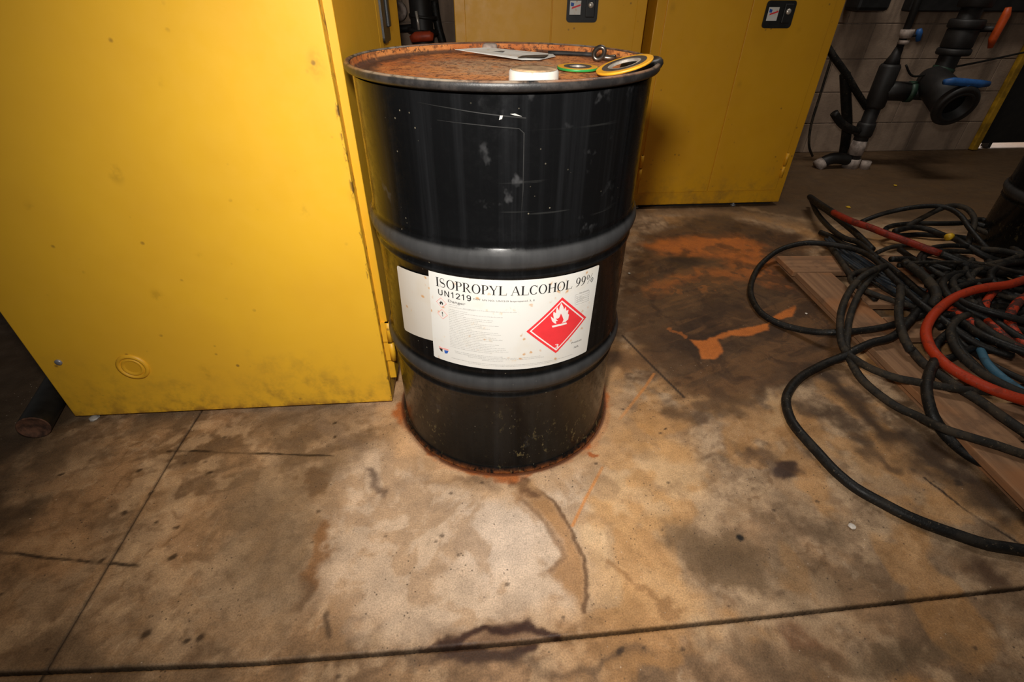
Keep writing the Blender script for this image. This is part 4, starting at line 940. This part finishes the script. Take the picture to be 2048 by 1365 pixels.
board('deck_board', -0.02, 1.105, 0.86, 1.25, 0.0245, PT, R(0.5))

# ------------------------------------------------------------------ hoses and cables
def hose(pts, r, mat, label, group=None, name='hose', n=10, cat='hose'):
    p = spline(pts, 0.018)
    base = Vector((p[0].x, p[0].y, 0))
    b = MB(); b.tube([q-base for q in p], r, n)
    o = b.build(name, M[mat], loc=base); tag(o, label, cat, group); return o
GF = 'hoses heaped on the pallet'
hose([(1.8044, 1.8157, 0.1000), (1.4337, 1.4696, 0.0900), (1.2549, 1.3163, 0.0750), (1.1619, 1.2831, 0.0650), (1.0979, 1.2563, 0.0550), (1.0705, 1.2485, 0.0400), (1.0349, 1.2453, 0.0220), (0.9955, 1.2312, 0.0140), (0.9056, 1.1768, 0.0130), (0.8476, 1.1246, 0.0130), (0.8055, 1.0674, 0.0130), (0.7851, 1.0029, 0.0130), (0.7829, 0.9513, 0.0130), (0.8007, 0.8584, 0.0130), (0.8113, 0.8091, 0.0130), (0.8347, 0.7562, 0.0130), (0.8733, 0.7142, 0.0130), (0.9119, 0.6778, 0.0130), (0.9540, 0.6511, 0.0130), (0.9971, 0.6289, 0.0130), (1.0402, 0.6091, 0.0130), (1.1096, 0.5957, 0.0130), (1.30, 0.555, 0.013), (1.46, 0.57, 0.013), (1.57, 0.61, 0.045), (1.60, 0.69, 0.075), (1.58, 0.86, 0.065), (1.55, 1.05, 0.07)], 0.0130, 'hose_black',
     'thick black hose sweeping in a wide arc over the bare floor before the pallet', GF)
hose([(1.4376, 1.4283, 0.0900), (1.3637, 1.4100, 0.0750), (1.2581, 1.3739, 0.0660), (1.1647, 1.3574, 0.0600), (1.0887, 1.3516, 0.0580), (1.0466, 1.3766, 0.0400), (1.0096, 1.4173, 0.0220), (0.9635, 1.4656, 0.0120), (0.9277, 1.5228, 0.0120), (0.9241, 1.5992, 0.0120), (0.9447, 1.6957, 0.0120), (1.0018, 1.8133, 0.0140), (1.0716, 1.9071, 0.0300), (1.1667, 1.9820, 0.0550), (1.2594, 2.0062, 0.0750), (1.3229, 1.9953, 0.0850), (1.3994, 1.9620, 0.0900), (1.4483, 1.8885, 0.1000), (1.4494, 1.7815, 0.1100), (1.4268, 1.6170, 0.1100), (1.4094, 1.4672, 0.1100), (1.4322, 1.3569, 0.1000), (1.4510, 1.2930, 0.0900), (1.4852, 1.2459, 0.0800), (1.5374, 1.1969, 0.0800)], 0.0112, 'hose_black',
     'black hose making the round loop that hangs furthest left of the pallet', GF)
hose([(1.4081, 1.6759, 0.1400), (1.3397, 1.6264, 0.1500), (1.2874, 1.5944, 0.1500), (1.2403, 1.5643, 0.1300), (1.1759, 1.4942, 0.1100), (1.1248, 1.4215, 0.0950), (1.0905, 1.3543, 0.0800), (1.0730, 1.2987, 0.0600), (1.0754, 1.2467, 0.0400), (1.0760, 1.1707, 0.0200), (1.0882, 1.1099, 0.0140), (1.1118, 1.0431, 0.0140), (1.1370, 0.9896, 0.0250), (1.1438, 0.9201, 0.0500), (1.1819, 0.8789, 0.0600), (1.2258, 0.8545, 0.0600), (1.2719, 0.8246, 0.0600), (1.3332, 0.8004, 0.0600)], 0.0115, 'hose_grey',
     'dusty hose with yellow specks, outer of the twin pair crossing the pallet edge', GF)
hose([(1.4199, 1.6879, 0.1300), (1.3660, 1.6480, 0.1350), (1.3125, 1.5997, 0.1300), (1.2586, 1.5467, 0.1100), (1.1957, 1.4699, 0.0950), (1.1463, 1.3992, 0.0800), (1.1167, 1.3442, 0.0650), (1.0904, 1.2924, 0.0500), (1.0750, 1.2498, 0.0450), (1.0813, 1.2211, 0.0450), (1.0926, 1.1774, 0.0500), (1.1065, 1.1362, 0.0600), (1.1370, 1.1049, 0.0650), (1.2007, 1.0845, 0.0650), (1.2567, 1.0597, 0.0700), (1.3229, 1.0478, 0.0700), (1.4075, 1.0525, 0.0600)], 0.0112, 'hose_grey',
     'dusty dark hose, inner of the twin pair crossing the pallet edge', GF)
hose([(1.3816, 1.5337, 0.1300), (1.3443, 1.4720, 0.1250), (1.3086, 1.4161, 0.1150), (1.2813, 1.3635, 0.1050), (1.2550, 1.2901, 0.0900), (1.2480, 1.2320, 0.0750), (1.2594, 1.2410, 0.0700), (1.2562, 1.1795, 0.0660), (1.2695, 1.1254, 0.0660), (1.2818, 1.0706, 0.0660), (1.3062, 1.0199, 0.0620), (1.3213, 0.9632, 0.0600), (1.3382, 0.8929, 0.0600), (1.3581, 0.8283, 0.0600)], 0.0130, 'hose_grey',
     'grimy dark hose running down the pallet just left of the orange hose', GF)
hose([(1.2736, 1.1644, 0.0850), (1.2369, 1.1264, 0.0750), (1.1905, 1.0672, 0.0680), (1.1648, 1.0167, 0.0600), (1.1557, 0.9731, 0.0450), (1.1670, 0.9398, 0.0250), (1.1761, 0.9008, 0.0160), (1.1868, 0.8588, 0.0160), (1.2093, 0.8292, 0.0160), (1.2407, 0.8073, 0.0160), (1.2733, 0.7935, 0.0160), (1.3416, 0.7772, 0.0160)], 0.0145, 'hose_black',
     'thick black hose dropping over the pallet edge to the floor at far right', GF)
hose([(2.1675, 1.7294, 0.1200), (1.9879, 1.6418, 0.1300), (1.8493, 1.5738, 0.1400), (1.7463, 1.5271, 0.1450), (1.6677, 1.5108, 0.1450), (1.5879, 1.4880, 0.1400), (1.5004, 1.4491, 0.1300), (1.4098, 1.3845, 0.1200), (1.3552, 1.3334, 0.1100), (1.3152, 1.2836, 0.1050), (1.2898, 1.2268, 0.1000), (1.2839, 1.1906, 0.0950), (1.2845, 1.1366, 0.0920), (1.2983, 1.0972, 0.0900), (1.3188, 1.0573, 0.0900), (1.3436, 1.0258, 0.0900), (1.3722, 1.0011, 0.0900), (1.4041, 0.9820, 0.0900), (1.4680, 0.9477, 0.0900)], 0.0150, 'hose_orange',
     'bright orange-red hose in the wide open loop on top of the heap', GF)
hose([(2.0310, 1.6157, 0.1000), (1.8653, 1.5241, 0.1200), (1.7582, 1.4631, 0.1250), (1.6789, 1.4018, 0.1200), (1.6318, 1.3520, 0.1150), (1.6029, 1.3015, 0.1100), (1.5972, 1.2608, 0.1000), (1.5967, 1.2156, 0.0900), (1.6174, 1.1790, 0.0800)], 0.0150, 'hose_spotty',
     'grimy orange hose loop nearest the right edge of the photo', GF)
hose([(1.8012, 1.5841, 0.1000), (1.7167, 1.5258, 0.1150), (1.6485, 1.4695, 0.1150), (1.5995, 1.4124, 0.1100), (1.5733, 1.3588, 0.1050), (1.5652, 1.3069, 0.1000), (1.5662, 1.2672, 0.0950), (1.5670, 1.2215, 0.0900), (1.5897, 1.1909, 0.0800)], 0.0125, 'hose_spotty',
     'grimy orange hose curving down the middle between two other orange hoses', GF)
hose([(1.5643, 1.6043, 0.0700), (1.5388, 1.5254, 0.0850), (1.5272, 1.4506, 0.0900), (1.5299, 1.3957, 0.0900), (1.5440, 1.3497, 0.0850), (1.5687, 1.3122, 0.0700), (1.5952, 1.2884, 0.0550)], 0.0150, 'hose_spotty',
     'straight grimy orange hose passing under the wide orange loop', GF)
t = thing('hose', 'red hose with black ends folded to a sharp tip behind the loops', 'hose', (1.7166, 2.7902, 0.0000), 0, GF)
o0 = Vector((1.7166, 2.7902, 0.0000))
def sub(pts, r, mat, name):
    b = MB(); b.tube([q-o0 for q in spline(pts, 0.018)], r, 10); b.build(name, M[mat], t)
sub([(1.5113, 1.9022, 0.1000), (1.5170, 2.0314, 0.1100), (1.5262, 2.1708, 0.1100), (1.5453, 2.3351, 0.1000), (1.5656, 2.4490, 0.0850), (1.5982, 2.6055, 0.0750), (1.5324, 2.3688, 0.1150), (1.5130, 2.2390, 0.1300)], 0.0135, 'hose_black', 'black_section')
sub([(1.5130, 2.2390, 0.1300), (1.4990, 2.1855, 0.1400), (1.5059, 2.0808, 0.1500), (1.5370, 2.0053, 0.1550), (1.5680, 1.9333, 0.1550), (1.6165, 1.8753, 0.1500), (1.6486, 1.8094, 0.1500), (1.6848, 1.7757, 0.1450)], 0.0140, 'hose_red', 'red_section')
sub([(1.6848, 1.7757, 0.1450), (1.7200, 1.7293, 0.1400), (1.7548, 1.6975, 0.1300), (1.8242, 1.6873, 0.1200), (1.9480, 1.6683, 0.1100), (2.0655, 1.6544, 0.1000)], 0.0135, 'hose_black', 'black_section')
hose([(1.4831, 1.8183, 0.1000), (1.4923, 1.9662, 0.1000), (1.4725, 2.0387, 0.0900), (1.4821, 2.1752, 0.0800), (1.5477, 2.4130, 0.0600), (1.6391, 2.6528, 0.0450)], 0.0115, 'hose_black', 'black hose running from the sharp tip back under the red hose', GF)
hose([(1.6702, 2.2492, 0.0800), (1.7369, 2.2410, 0.1200), (1.7877, 2.2019, 0.1600), (1.8621, 2.1901, 0.1800), (1.9342, 2.1700, 0.1900), (1.9607, 2.1283, 0.1900), (1.9654, 2.0666, 0.1800), (1.9628, 2.0118, 0.1600), (1.9671, 1.9600, 0.1400), (1.9731, 1.9049, 0.1200), (1.9947, 1.8645, 0.1000)], 0.0105, 'hose_black', 'black hose forming the tall rear arch of the heap, front strand', GF)
hose([(1.8206, 2.1544, 0.1000), (1.9145, 2.1871, 0.1400), (1.9331, 2.1610, 0.1800), (1.9961, 2.1776, 0.1900), (2.0376, 2.1571, 0.1900), (2.0382, 2.1040, 0.1800), (2.0225, 2.0538, 0.1600), (1.9892, 2.0088, 0.1300), (1.9572, 1.9595, 0.1000)], 0.0115, 'hose_grey', 'grey hose forming the tall rear arch of the heap, back strand', GF)
hose([(1.7267, 2.0962, 0.1000), (1.8344, 2.1404, 0.1000), (1.8943, 2.1191, 0.1000), (1.9176, 2.0554, 0.1000), (1.8988, 1.9752, 0.1200), (1.8991, 1.9034, 0.1200), (1.9206, 1.8427, 0.1100), (1.9566, 1.8163, 0.1000), (2.0266, 1.7955, 0.0900)], 0.0125, 'hose_black', 'black hose passing beneath the yellow tape end on the heap', GF)
b = MB(); pa, pb = Vector((1.8363, 1.9496, 0.1350)), Vector((1.8745, 1.9652, 0.1380)); b.tube([pa+(pb-pa)*0.2, pa+(pb-pa)*0.75], [0.0145, 0.0145], 8)
tag(b.build('tape_band', M['clip']), 'small bright yellow tape band on the hose heap', 'tape')
k = 0
for pts, m, lb in (
    ([(2.1367, 2.1691, 0.1100), (2.1791, 2.1060, 0.1100), (2.1868, 2.0121, 0.1100), (2.1888, 1.9182, 0.1100), (2.2159, 1.8233, 0.1000)], 'hose_black', 'black hose in front of the plain drum, upper of three'),
    ([(2.1223, 2.1351, 0.1000), (2.1381, 2.0465, 0.1000), (2.1318, 1.9506, 0.1000), (2.1114, 1.8438, 0.1000), (2.1181, 1.7337, 0.0900)], 'hose_grey', 'grey hose in front of the plain drum, middle of three'),
    ([(1.9296, 1.8684, 0.1200), (1.9624, 1.8459, 0.1300), (2.0072, 1.8261, 0.1300), (2.0400, 1.7931, 0.1300), (2.1124, 1.7494, 0.1200)], 'hose_grey', 'grey hose in front of the plain drum, lowest of three'),
    ([(2.2483, 1.8745, 0.1200), (2.0447, 1.7987, 0.1300), (1.9338, 1.7477, 0.1300), (1.8380, 1.7124, 0.1300), (1.7572, 1.6711, 0.1200), (1.7024, 1.6159, 0.1100), (1.6672, 1.5630, 0.0900), (1.6579, 1.5175, 0.0700)], 'hose_grey', 'grey hose hooking down above the wide orange loop'),
    ([(2.1410, 2.0489, 0.0600), (2.0890, 2.1143, 0.0600), (2.0021, 2.1373, 0.0600), (1.8962, 2.1519, 0.0600), (1.7976, 2.1429, 0.0600), (1.7512, 2.1726, 0.0620), (1.8041, 2.2323, 0.0650), (1.9397, 2.2608, 0.0700), (2.0374, 2.2359, 0.0800), (2.1662, 2.2492, 0.0800), (2.2812, 2.2900, 0.0800), (2.2944, 2.1710, 0.0800)], 'hose_black', 'black hose folded back on itself low along the back of the heap'),
    ([(1.4489, 2.1825, 0.0550), (1.4708, 2.1156, 0.0600), (1.4691, 2.0143, 0.0700), (1.5045, 1.9543, 0.0750), (1.5205, 1.8502, 0.0800), (1.5215, 1.7213, 0.0800), (1.5100, 1.5864, 0.0800), (1.5198, 1.5333, 0.0800)], 'hose_black', 'black hose laid over the blue-grey cables on the left'),
    ([(1.4097, 2.0090, 0.0600), (1.3833, 1.8874, 0.0600), (1.3599, 1.7647, 0.0550), (1.3479, 1.6641, 0.0550), (1.3508, 1.5718, 0.0550)], 'hose_grey', 'grey hose beside the gap in the pallet boards'),
    ([(1.5225, 1.7296, 0.1300), (1.5236, 1.6582, 0.1300), (1.5155, 1.5908, 0.1300), (1.5099, 1.5357, 0.1200), (1.4914, 1.4919, 0.1100), (1.4697, 1.4741, 0.0900)], 'hose_grey', 'thick grey hose end curling down left of the orange loop'),
    ([(1.6461, 1.9257, 0.0900), (1.6332, 1.8015, 0.1000), (1.6868, 1.7487, 0.1000), (1.7137, 1.6777, 0.1000), (1.7345, 1.6096, 0.0900), (1.7210, 1.5024, 0.0800)], 'hose_black', 'black hose slanting through the dark middle of the heap'),
    ([(1.4967, 1.7043, 0.1400), (1.5906, 1.7091, 0.1400), (1.6842, 1.7129, 0.1400), (1.7959, 1.7025, 0.1400), (1.8744, 1.6743, 0.1300), (1.9503, 1.6451, 0.1200)], 'hose_grey', 'thin pale cable stretched flat across the heap'),
    ([(1.4897, 1.3675, 0.0750), (1.3566, 1.2692, 0.0700), (1.3322, 1.1983, 0.0660), (1.4227, 1.2367, 0.0660), (1.5052, 1.2767, 0.0660)], 'hose_black', 'black hose kinked inside the wide orange loop')):
    hose(pts, 0.0065 if 'thin' in lb else (0.016 if 'thick' in lb else 0.0115), m, lb, GF)
hose([(1.5133, 1.3054, 0.0600), (1.4751, 1.2367, 0.0700), (1.4410, 1.1750, 0.0750), (1.4321, 1.1265, 0.0750), (1.4416, 1.0834, 0.0700), (1.4571, 1.0443, 0.0660), (1.4926, 1.0065, 0.0600)], 0.0115, 'hose_blue', 'short blue hose showing inside the wide orange loop', GF)
random.seed(21)
BUN = [(1.4458, 2.1056, 0.0520), (1.4352, 1.9599, 0.0540), (1.4488, 1.7802, 0.0560), (1.4715, 1.6562, 0.0580), (1.5180, 1.5476, 0.0580), (1.5695, 1.4718, 0.0560), (1.6106, 1.3973, 0.0540)]
for k in range(9):
    q = (k-4)*0.012
    hose([(x+q*(0.6+0.1*i)+random.uniform(-.006, .006), y+q*(0.5+0.2*i)+random.uniform(-.006, .006), z+0.004*(k % 3)) for i, (x, y, z) in enumerate(BUN)], 0.0055, 'wire_blue' if k % 3 else 'hose_black', 'thin blue-grey cable in the flat bundle on the pallet', 'thin cables bundled on the pallet', 'cable', 7, 'cable')
for k in range(26):
    if k < 14: cx, cy = random.uniform(1.60, 1.95), random.uniform(1.05, 1.75)
    else: cx, cy = random.uniform(1.80, 2.10), random.uniform(1.15, 1.72)
    ra, rb = random.uniform(0.18, 0.34), random.uniform(0.14, 0.30); a0 = random.uniform(0, 6.28)
    sw = random.uniform(4.2, 6.0); ph = random.uniform(0, 6.28); zz = 0.060 + 0.0026*k
    pts = []
    for q in range(13):
        a = a0+sw*q/12; p = Vector((cx+ra*math.cos(a), cy+rb*math.sin(a), zz+0.012*math.sin(2*a+ph)))
        v = Vector((p.x-2.40, p.y-1.99, 0))
        if v.length < 0.33: v = v.normalized()*0.33; p.x, p.y = 2.40+v.x, 1.99+v.y
        pts.append(p)
    hose(pts, random.choice((0.0095, 0.0115, 0.0125)), random.choice(('hose_black', 'hose_black', 'hose_grey')), 'dark hose coiled low in the middle of the heap', 'hoses coiled inside the heap')

# ------------------------------------------------------------------ pipework on the wall, right of the cabinets
mp = thing('valve_manifold', 'dark plastic pipework with blue and orange valve handles by the block wall', 'pipework', (2.28, 3.40, 0))
def mpt(pts, r, mat, name, n=16, par=None):
    b = MB(); b.tube([Vector(p)-Vector((2.28, 3.40, 0)) for p in pts], r, n); return b.build(name, M[mat], par or mp)
mpt([(2.28, 3.40, 0), (2.28, 3.40, 0.50)], 0.043, 'pvc', 'standpipe')
mpt([(2.28, 3.40, 0.20), (2.28, 3.40, 0.215), (2.28, 3.40, 0.27), (2.28, 3.40, 0.285)], [0.050, 0.054, 0.054, 0.050], 'pvc', 'pipe_socket')
mpt([(2.28, 3.40, 0.086), (2.28, 3.40, 0.175)], 0.0455, 'tape', 'tape_wrap')
mpt([(2.28, 3.40, 0.0), (2.28, 3.40, 0.06)], 0.050, 'tape', 'tape_wrap')
mpt([(2.36, 3.37, 0.0), (2.36, 3.37, 0.05)], 0.03, 'tape', 'tape_wrap')
mpt(spline([(2.05, 3.38, 0.02), (2.12, 3.38, 0.06), (2.20, 3.39, 0.06), (2.27, 3.40, 0.04)], 0.02), 0.036, 'pvc', 'side_elbow')
mpt([(2.04, 3.375, 0.012), (2.075, 3.38, 0.035)], 0.040, 'tape', 'tape_wrap')
mpt([(2.28, 3.40, 0.37), (2.28, 3.40, 0.385), (2.28, 3.40, 0.60), (2.28, 3.40, 0.615)], [0.050, 0.058, 0.058, 0.05], 'pvc', 'tee')
mpt([(2.28, 3.40, 0.47), (2.45, 3.40, 0.465)], 0.055, 'pvc', 'tee_branch')
mpt([(2.45, 3.40, 0.465), (2.60, 3.38, 0.46)], 0.043, 'pvc', 'cross_pipe')
mpt([(2.445, 3.40, 0.465), (2.475, 3.395, 0.465)], 0.060, 'ringgreen', 'coupling_ring')
mpt([(2.28, 3.40, 0.60), (2.285, 3.40, 0.66), (2.29, 3.40, 0.70)], [0.05, 0.028, 0.022], 'pvc', 'reducer')
mpt([(2.29, 3.40, 0.69), (2.28, 3.40, 1.25)], 0.020, 'blackiron', 'riser_pipe')
mpt([(2.2878, 3.3800, 0.7205), (2.2870, 3.3800, 0.7406)], 0.028, 'tape', 'small_union')
sv = mpt([(2.2851, 3.3800, 0.7506), (2.2838, 3.3800, 0.7656), (2.2824, 3.3800, 0.7927)], [0.028, 0.036, 0.036], 'tape', 'small_valve')
mpt([(2.3543, 3.3600, 0.7377), (2.3406, 3.3600, 0.7773), (2.3338, 3.3600, 0.7968)], [0.012, 0.018, 0.012], 'handle_blue', 'lever', 10, sv)
mpt([(2.2794, 3.3700, 0.7613), (2.3454, 3.3600, 0.7675)], 0.008, 'blackiron', 'valve_stem', 10, sv)
# angled valve whose open end faces the room
p0, p1 = Vector((2.56, 3.40, 0.53)), Vector((2.5599, 3.1000, 0.4291))
ax = (p1-p0).normalized()
mpt([p0-ax*0.05, p0, p0+ax*0.12, p1-ax*0.06], [0.05, 0.085, 0.09, 0.10], 'pvc', 'valve_body', 24)
b = MB(); q = ax.to_track_quat('Z', 'Y')
b.lathe([(0.0, -0.06), (0.066, -0.06), (0.070, 0.0), (0.084, 0.004), (0.088, -0.004), (0.092, 0.0), (0.110, -0.004), (0.116, -0.02), (0.110, -0.045), (0.095, -0.06)], 40)
o = b.build('open_flange', M['pvc'], mp, tuple(p1-Vector((2.28, 3.40, 0)))); o.rotation_euler = q.to_euler()
bh = mpt([(2.4148, 3.1000, 0.5623), (2.4610, 3.1000, 0.5651), (2.6219, 3.1000, 0.5538), (2.6723, 3.1000, 0.5542)], [0.014, 0.021, 0.021, 0.014], 'handle_blue', 'lever', 12)
mpt([(2.5407, 3.1000, 0.5582), (2.5707, 3.1300, 0.5233), (2.5981, 3.1600, 0.4927)], [0.026, 0.020, 0.024], 'handle_blue', 'lever_hub', 12, bh)
# second riser with its unions
mpt([(2.56, 3.40, 0.50), (2.61, 3.40, 0.60), (2.62, 3.40, 1.30)], 0.055, 'pvc', 'riser_pipe')
mpt([(2.605, 3.40, 0.575), (2.61, 3.40, 0.60)], 0.060, 'ringgreen', 'coupling_ring')
for z0, z1, r in ((0.665, 0.70, 0.088), (0.70, 0.80, 0.080), (0.80, 0.845, 0.090), (0.90, 1.02, 0.085)):
    mpt([(2.62, 3.40, z0), (2.62, 3.40, z0+0.008), (2.62, 3.40, z1-0.008), (2.62, 3.40, z1)], [r*0.93, r, r, r*0.93], 'pvc', 'union_collar', 24)
oh = mpt([(2.7334, 3.3000, 0.9042), (2.7403, 3.3000, 0.8696), (2.7346, 3.3000, 0.7552), (2.7432, 3.3000, 0.7109)], [0.014, 0.022, 0.022, 0.012], 'handle_orange', 'lever', 12)
mpt([(2.6811, 3.3600, 0.7993), (2.7460, 3.3000, 0.8036)], 0.016, 'pvc', 'lever_hub', 12, oh)

hose([(1.6819, 3.5000, 0.8779), (1.8203, 3.4500, 0.7571), (1.9069, 3.4000, 0.6594), (2.0193, 3.4000, 0.5674), (2.1289, 3.4000, 0.4663), (2.2479, 3.4200, 0.3690)], 0.020, 'hose_black', 'dark hose slanting down the block wall to the standpipe', None, 'hose')
hose([(2.0345, 3.4200, 0.5567), (2.1121, 3.4400, 0.4080), (2.1919, 3.4600, 0.2552), (2.2556, 3.5000, 0.1194), (2.2918, 3.5243, 0.0200)], 0.030, 'hose_black', 'dark hose hanging upright behind the standpipe', None, 'hose')
hose([(1.9999, 3.3300, 0.3525), (2.0669, 3.3300, 0.2946), (2.1447, 3.3400, 0.2573), (2.2138, 3.3600, 0.2412)], 0.024, 'hose_black', 'short dark hose stub curving into the standpipe side', None, 'hose')
hose([(2.3433, 3.3600, 0.6147), (2.3988, 3.3600, 0.5621), (2.4557, 3.3600, 0.5571), (2.5901, 3.4000, 0.5851), (2.8910, 3.5000, 0.6185), (3.2208, 3.6000, 0.6621)], 0.006, 'hose_black', 'thin sagging cable between the valves and the doorway', None, 'cable', 7, 'cable')
hose([(2.0179, 3.6000, 0.6670), (2.0264, 3.6000, 0.4095), (2.0348, 3.6000, 0.2233), (2.0687, 3.6000, 0.0923), (2.1421, 3.6366, 0.0080)], 0.008, 'hose_grey', 'thin pale cable hanging on the wall beside the cabinet', None, 'cable', 7, 'cable')
# black box and duct on the wall
b = MB(); b.box((-0.25, -0.14, 0.870), (-0.04, -0.003, 1.10), 0.02); tag(b.build('junction_box', M['blackplastic'], loc=WO, rz=WA), 'black box fixed on block wall above the slanting hose', 'box')
b = MB(); b.box((0.14, -0.08, 0.868), (1.10, -0.003, 1.20), 0.008); tag(b.build('wall_duct', M['blackiron'], loc=WO, rz=WA), 'long black duct along the block wall above the pipework', 'duct')

# ------------------------------------------------------------------ pipework glimpsed between the cabinets
gp = Vector((-0.5332, 3.3500, 0.7327)); gp.z = 0
t = thing('valve_stand', 'dark pipe with red handle glimpsed between the yellow cabinets', 'pipework', tuple(gp))
def gpt(pts, r, mat, name, n=16):
    b = MB(); b.tube([Vector(p)-gp for p in pts], r, n); return b.build(name, M[mat], t)
gpt([gp, gp+Vector((0, 0, 1.5))], 0.062, 'pvc', 'standpipe', 20)
gpt([(-0.5288, 3.3500, 0.7771), (-0.5308, 3.3500, 0.7575)], 0.088, 'pvc', 'union_collar', 20)
gpt([(-0.5221, 3.3500, 0.8445), (-0.5235, 3.3500, 0.8302)], 0.080, 'pvc', 'union_collar', 20)
gpt([(-0.5842, 3.2400, 0.7337), (-0.5547, 3.2400, 0.7459), (-0.4754, 3.2400, 0.7513), (-0.4561, 3.2400, 0.7466)], [0.018, 0.026, 0.026, 0.018], 'handle_red', 'lever', 12)
gpt([(-0.5465, 3.2700, 0.8663), (-0.5409, 3.2700, 0.8153), (-0.5392, 3.2700, 0.7774)], 0.008, 'steel', 'chrome_tube', 10)
hose([(-0.4669, 3.4500, 0.9127), (-0.4614, 3.4500, 0.8405), (-0.4498, 3.4500, 0.7662), (-0.4319, 3.4500, 0.6896), (-0.4400, 3.5000, 0.5776)], 0.024, 'hose_black', 'dark hose hanging between the red-handled pipe and the cabinet', None, 'hose')
b = MB(); b.lathe([(0.0, 0.0), (0.022, 0.0), (0.022, 0.012), (0.05, 0.014), (0.05, -0.02), (0.0, -0.02)], 28, (0, 0, 0), 'Y')
o = b.build('pipe_flange', M['tape'], loc=(-0.6758, 3.4200, 0.8596)); tag(o, 'pale round flange on the wall beside the red-handled pipe', 'flange')
b = MB(); b.tube([Vector((-0.12, 0.03, -0.10)), Vector((0.10, 0.03, -0.08))], 0.02, 12); b.build('bracket_bar', M['blackiron'], o)
b = MB(); b.tube([Vector((0.0, 0.02, 0.0)), Vector((0.0, 0.25, 0.0))], 0.025, 12); b.build('wall_stub', M['blackiron'], o)

# ------------------------------------------------------------------ odds and ends on the floor
p0, p1 = Vector((-1.2643, 0.9094, 0.0350)), Vector((-1.3266, 1.0808, 0.0350)); d = (p1-p0).normalized()
t = thing('steel_tube', 'short black round tube with rusty end on floor left of large cabinet', 'tube', (p0.x, p0.y, 0))
b = MB(); b.tube([Vector((0, 0, 0.036)), Vector((0, 0, 0.036))+d*0.55], 0.036, 28, caps=False)
b.add(*(lambda c: (c, [tuple(range(28))]))([tuple(Vector((0, 0, 0.036))+d*0.545 + (d.orthogonal().normalized()*math.cos(k*math.tau/28)+d.cross(d.orthogonal()).normalized()*math.sin(k*math.tau/28))*0.036) for k in range(28)]))
b.build('barrel', M['rubber'], t)
b = MB(); q = d.to_track_quat('Z', 'Y'); b.lathe([(0.036, -0.0005), (0.0362, -0.002), (0.033, -0.0025), (0.028, 0.002), (0.012, 0.004), (0.0, 0.004)], 28); o = b.build('rusty_end', M['darkrust'], t, (0, 0, 0.036)); o.rotation_euler = q.to_euler()
def crumb(loc, r, mat, label, name='paint_chip', cat='debris', sq=0.4):
    random.seed(int(r*1e5)); bm = bmesh.new(); bmesh.ops.create_icosphere(bm, subdivisions=2, radius=r)
    for v in bm.verts: v.co *= random.uniform(0.85, 1.12); v.co.z = v.co.z*sq + r*sq
    m = MB(); bm.verts.index_update(); m.add([v.co[:] for v in bm.verts], [[v.index for v in f.verts] for f in bm.faces]); bm.free()
    return tag(m.build(name, M[mat], loc=(loc[0], loc[1], 0)), label, cat)
crumb((0.7763, 0.6571, 0.0000), 0.0085, 'chip', 'small white chip on bare floor near the long black hose')
crumb((-1.1664, 0.9767, 0.0000), 0.013, 'scrap', 'pale scrap at the near left corner of the large cabinet', 'paper_scrap')
crumb((1.1021, 1.5543, -0.0000), 0.0045, 'chip', 'tiny pale pebble beside the pallet edge', 'pebble')
crumb((0.4947, 1.8570, 0.0000), 0.0060, 'chip', 'tiny pale pebble on floor right beside the drum', 'pebble')
crumb((1.8569, 2.6450, 0.0000), 0.012, 'clip', 'small yellow crumb on the dark floor behind the red hose', 'crumb')
crumb((2.3533, 3.0225, 0.0000), 0.010, 'clip', 'tiny yellow crumb on dark floor in front of the wall pipes', 'crumb')
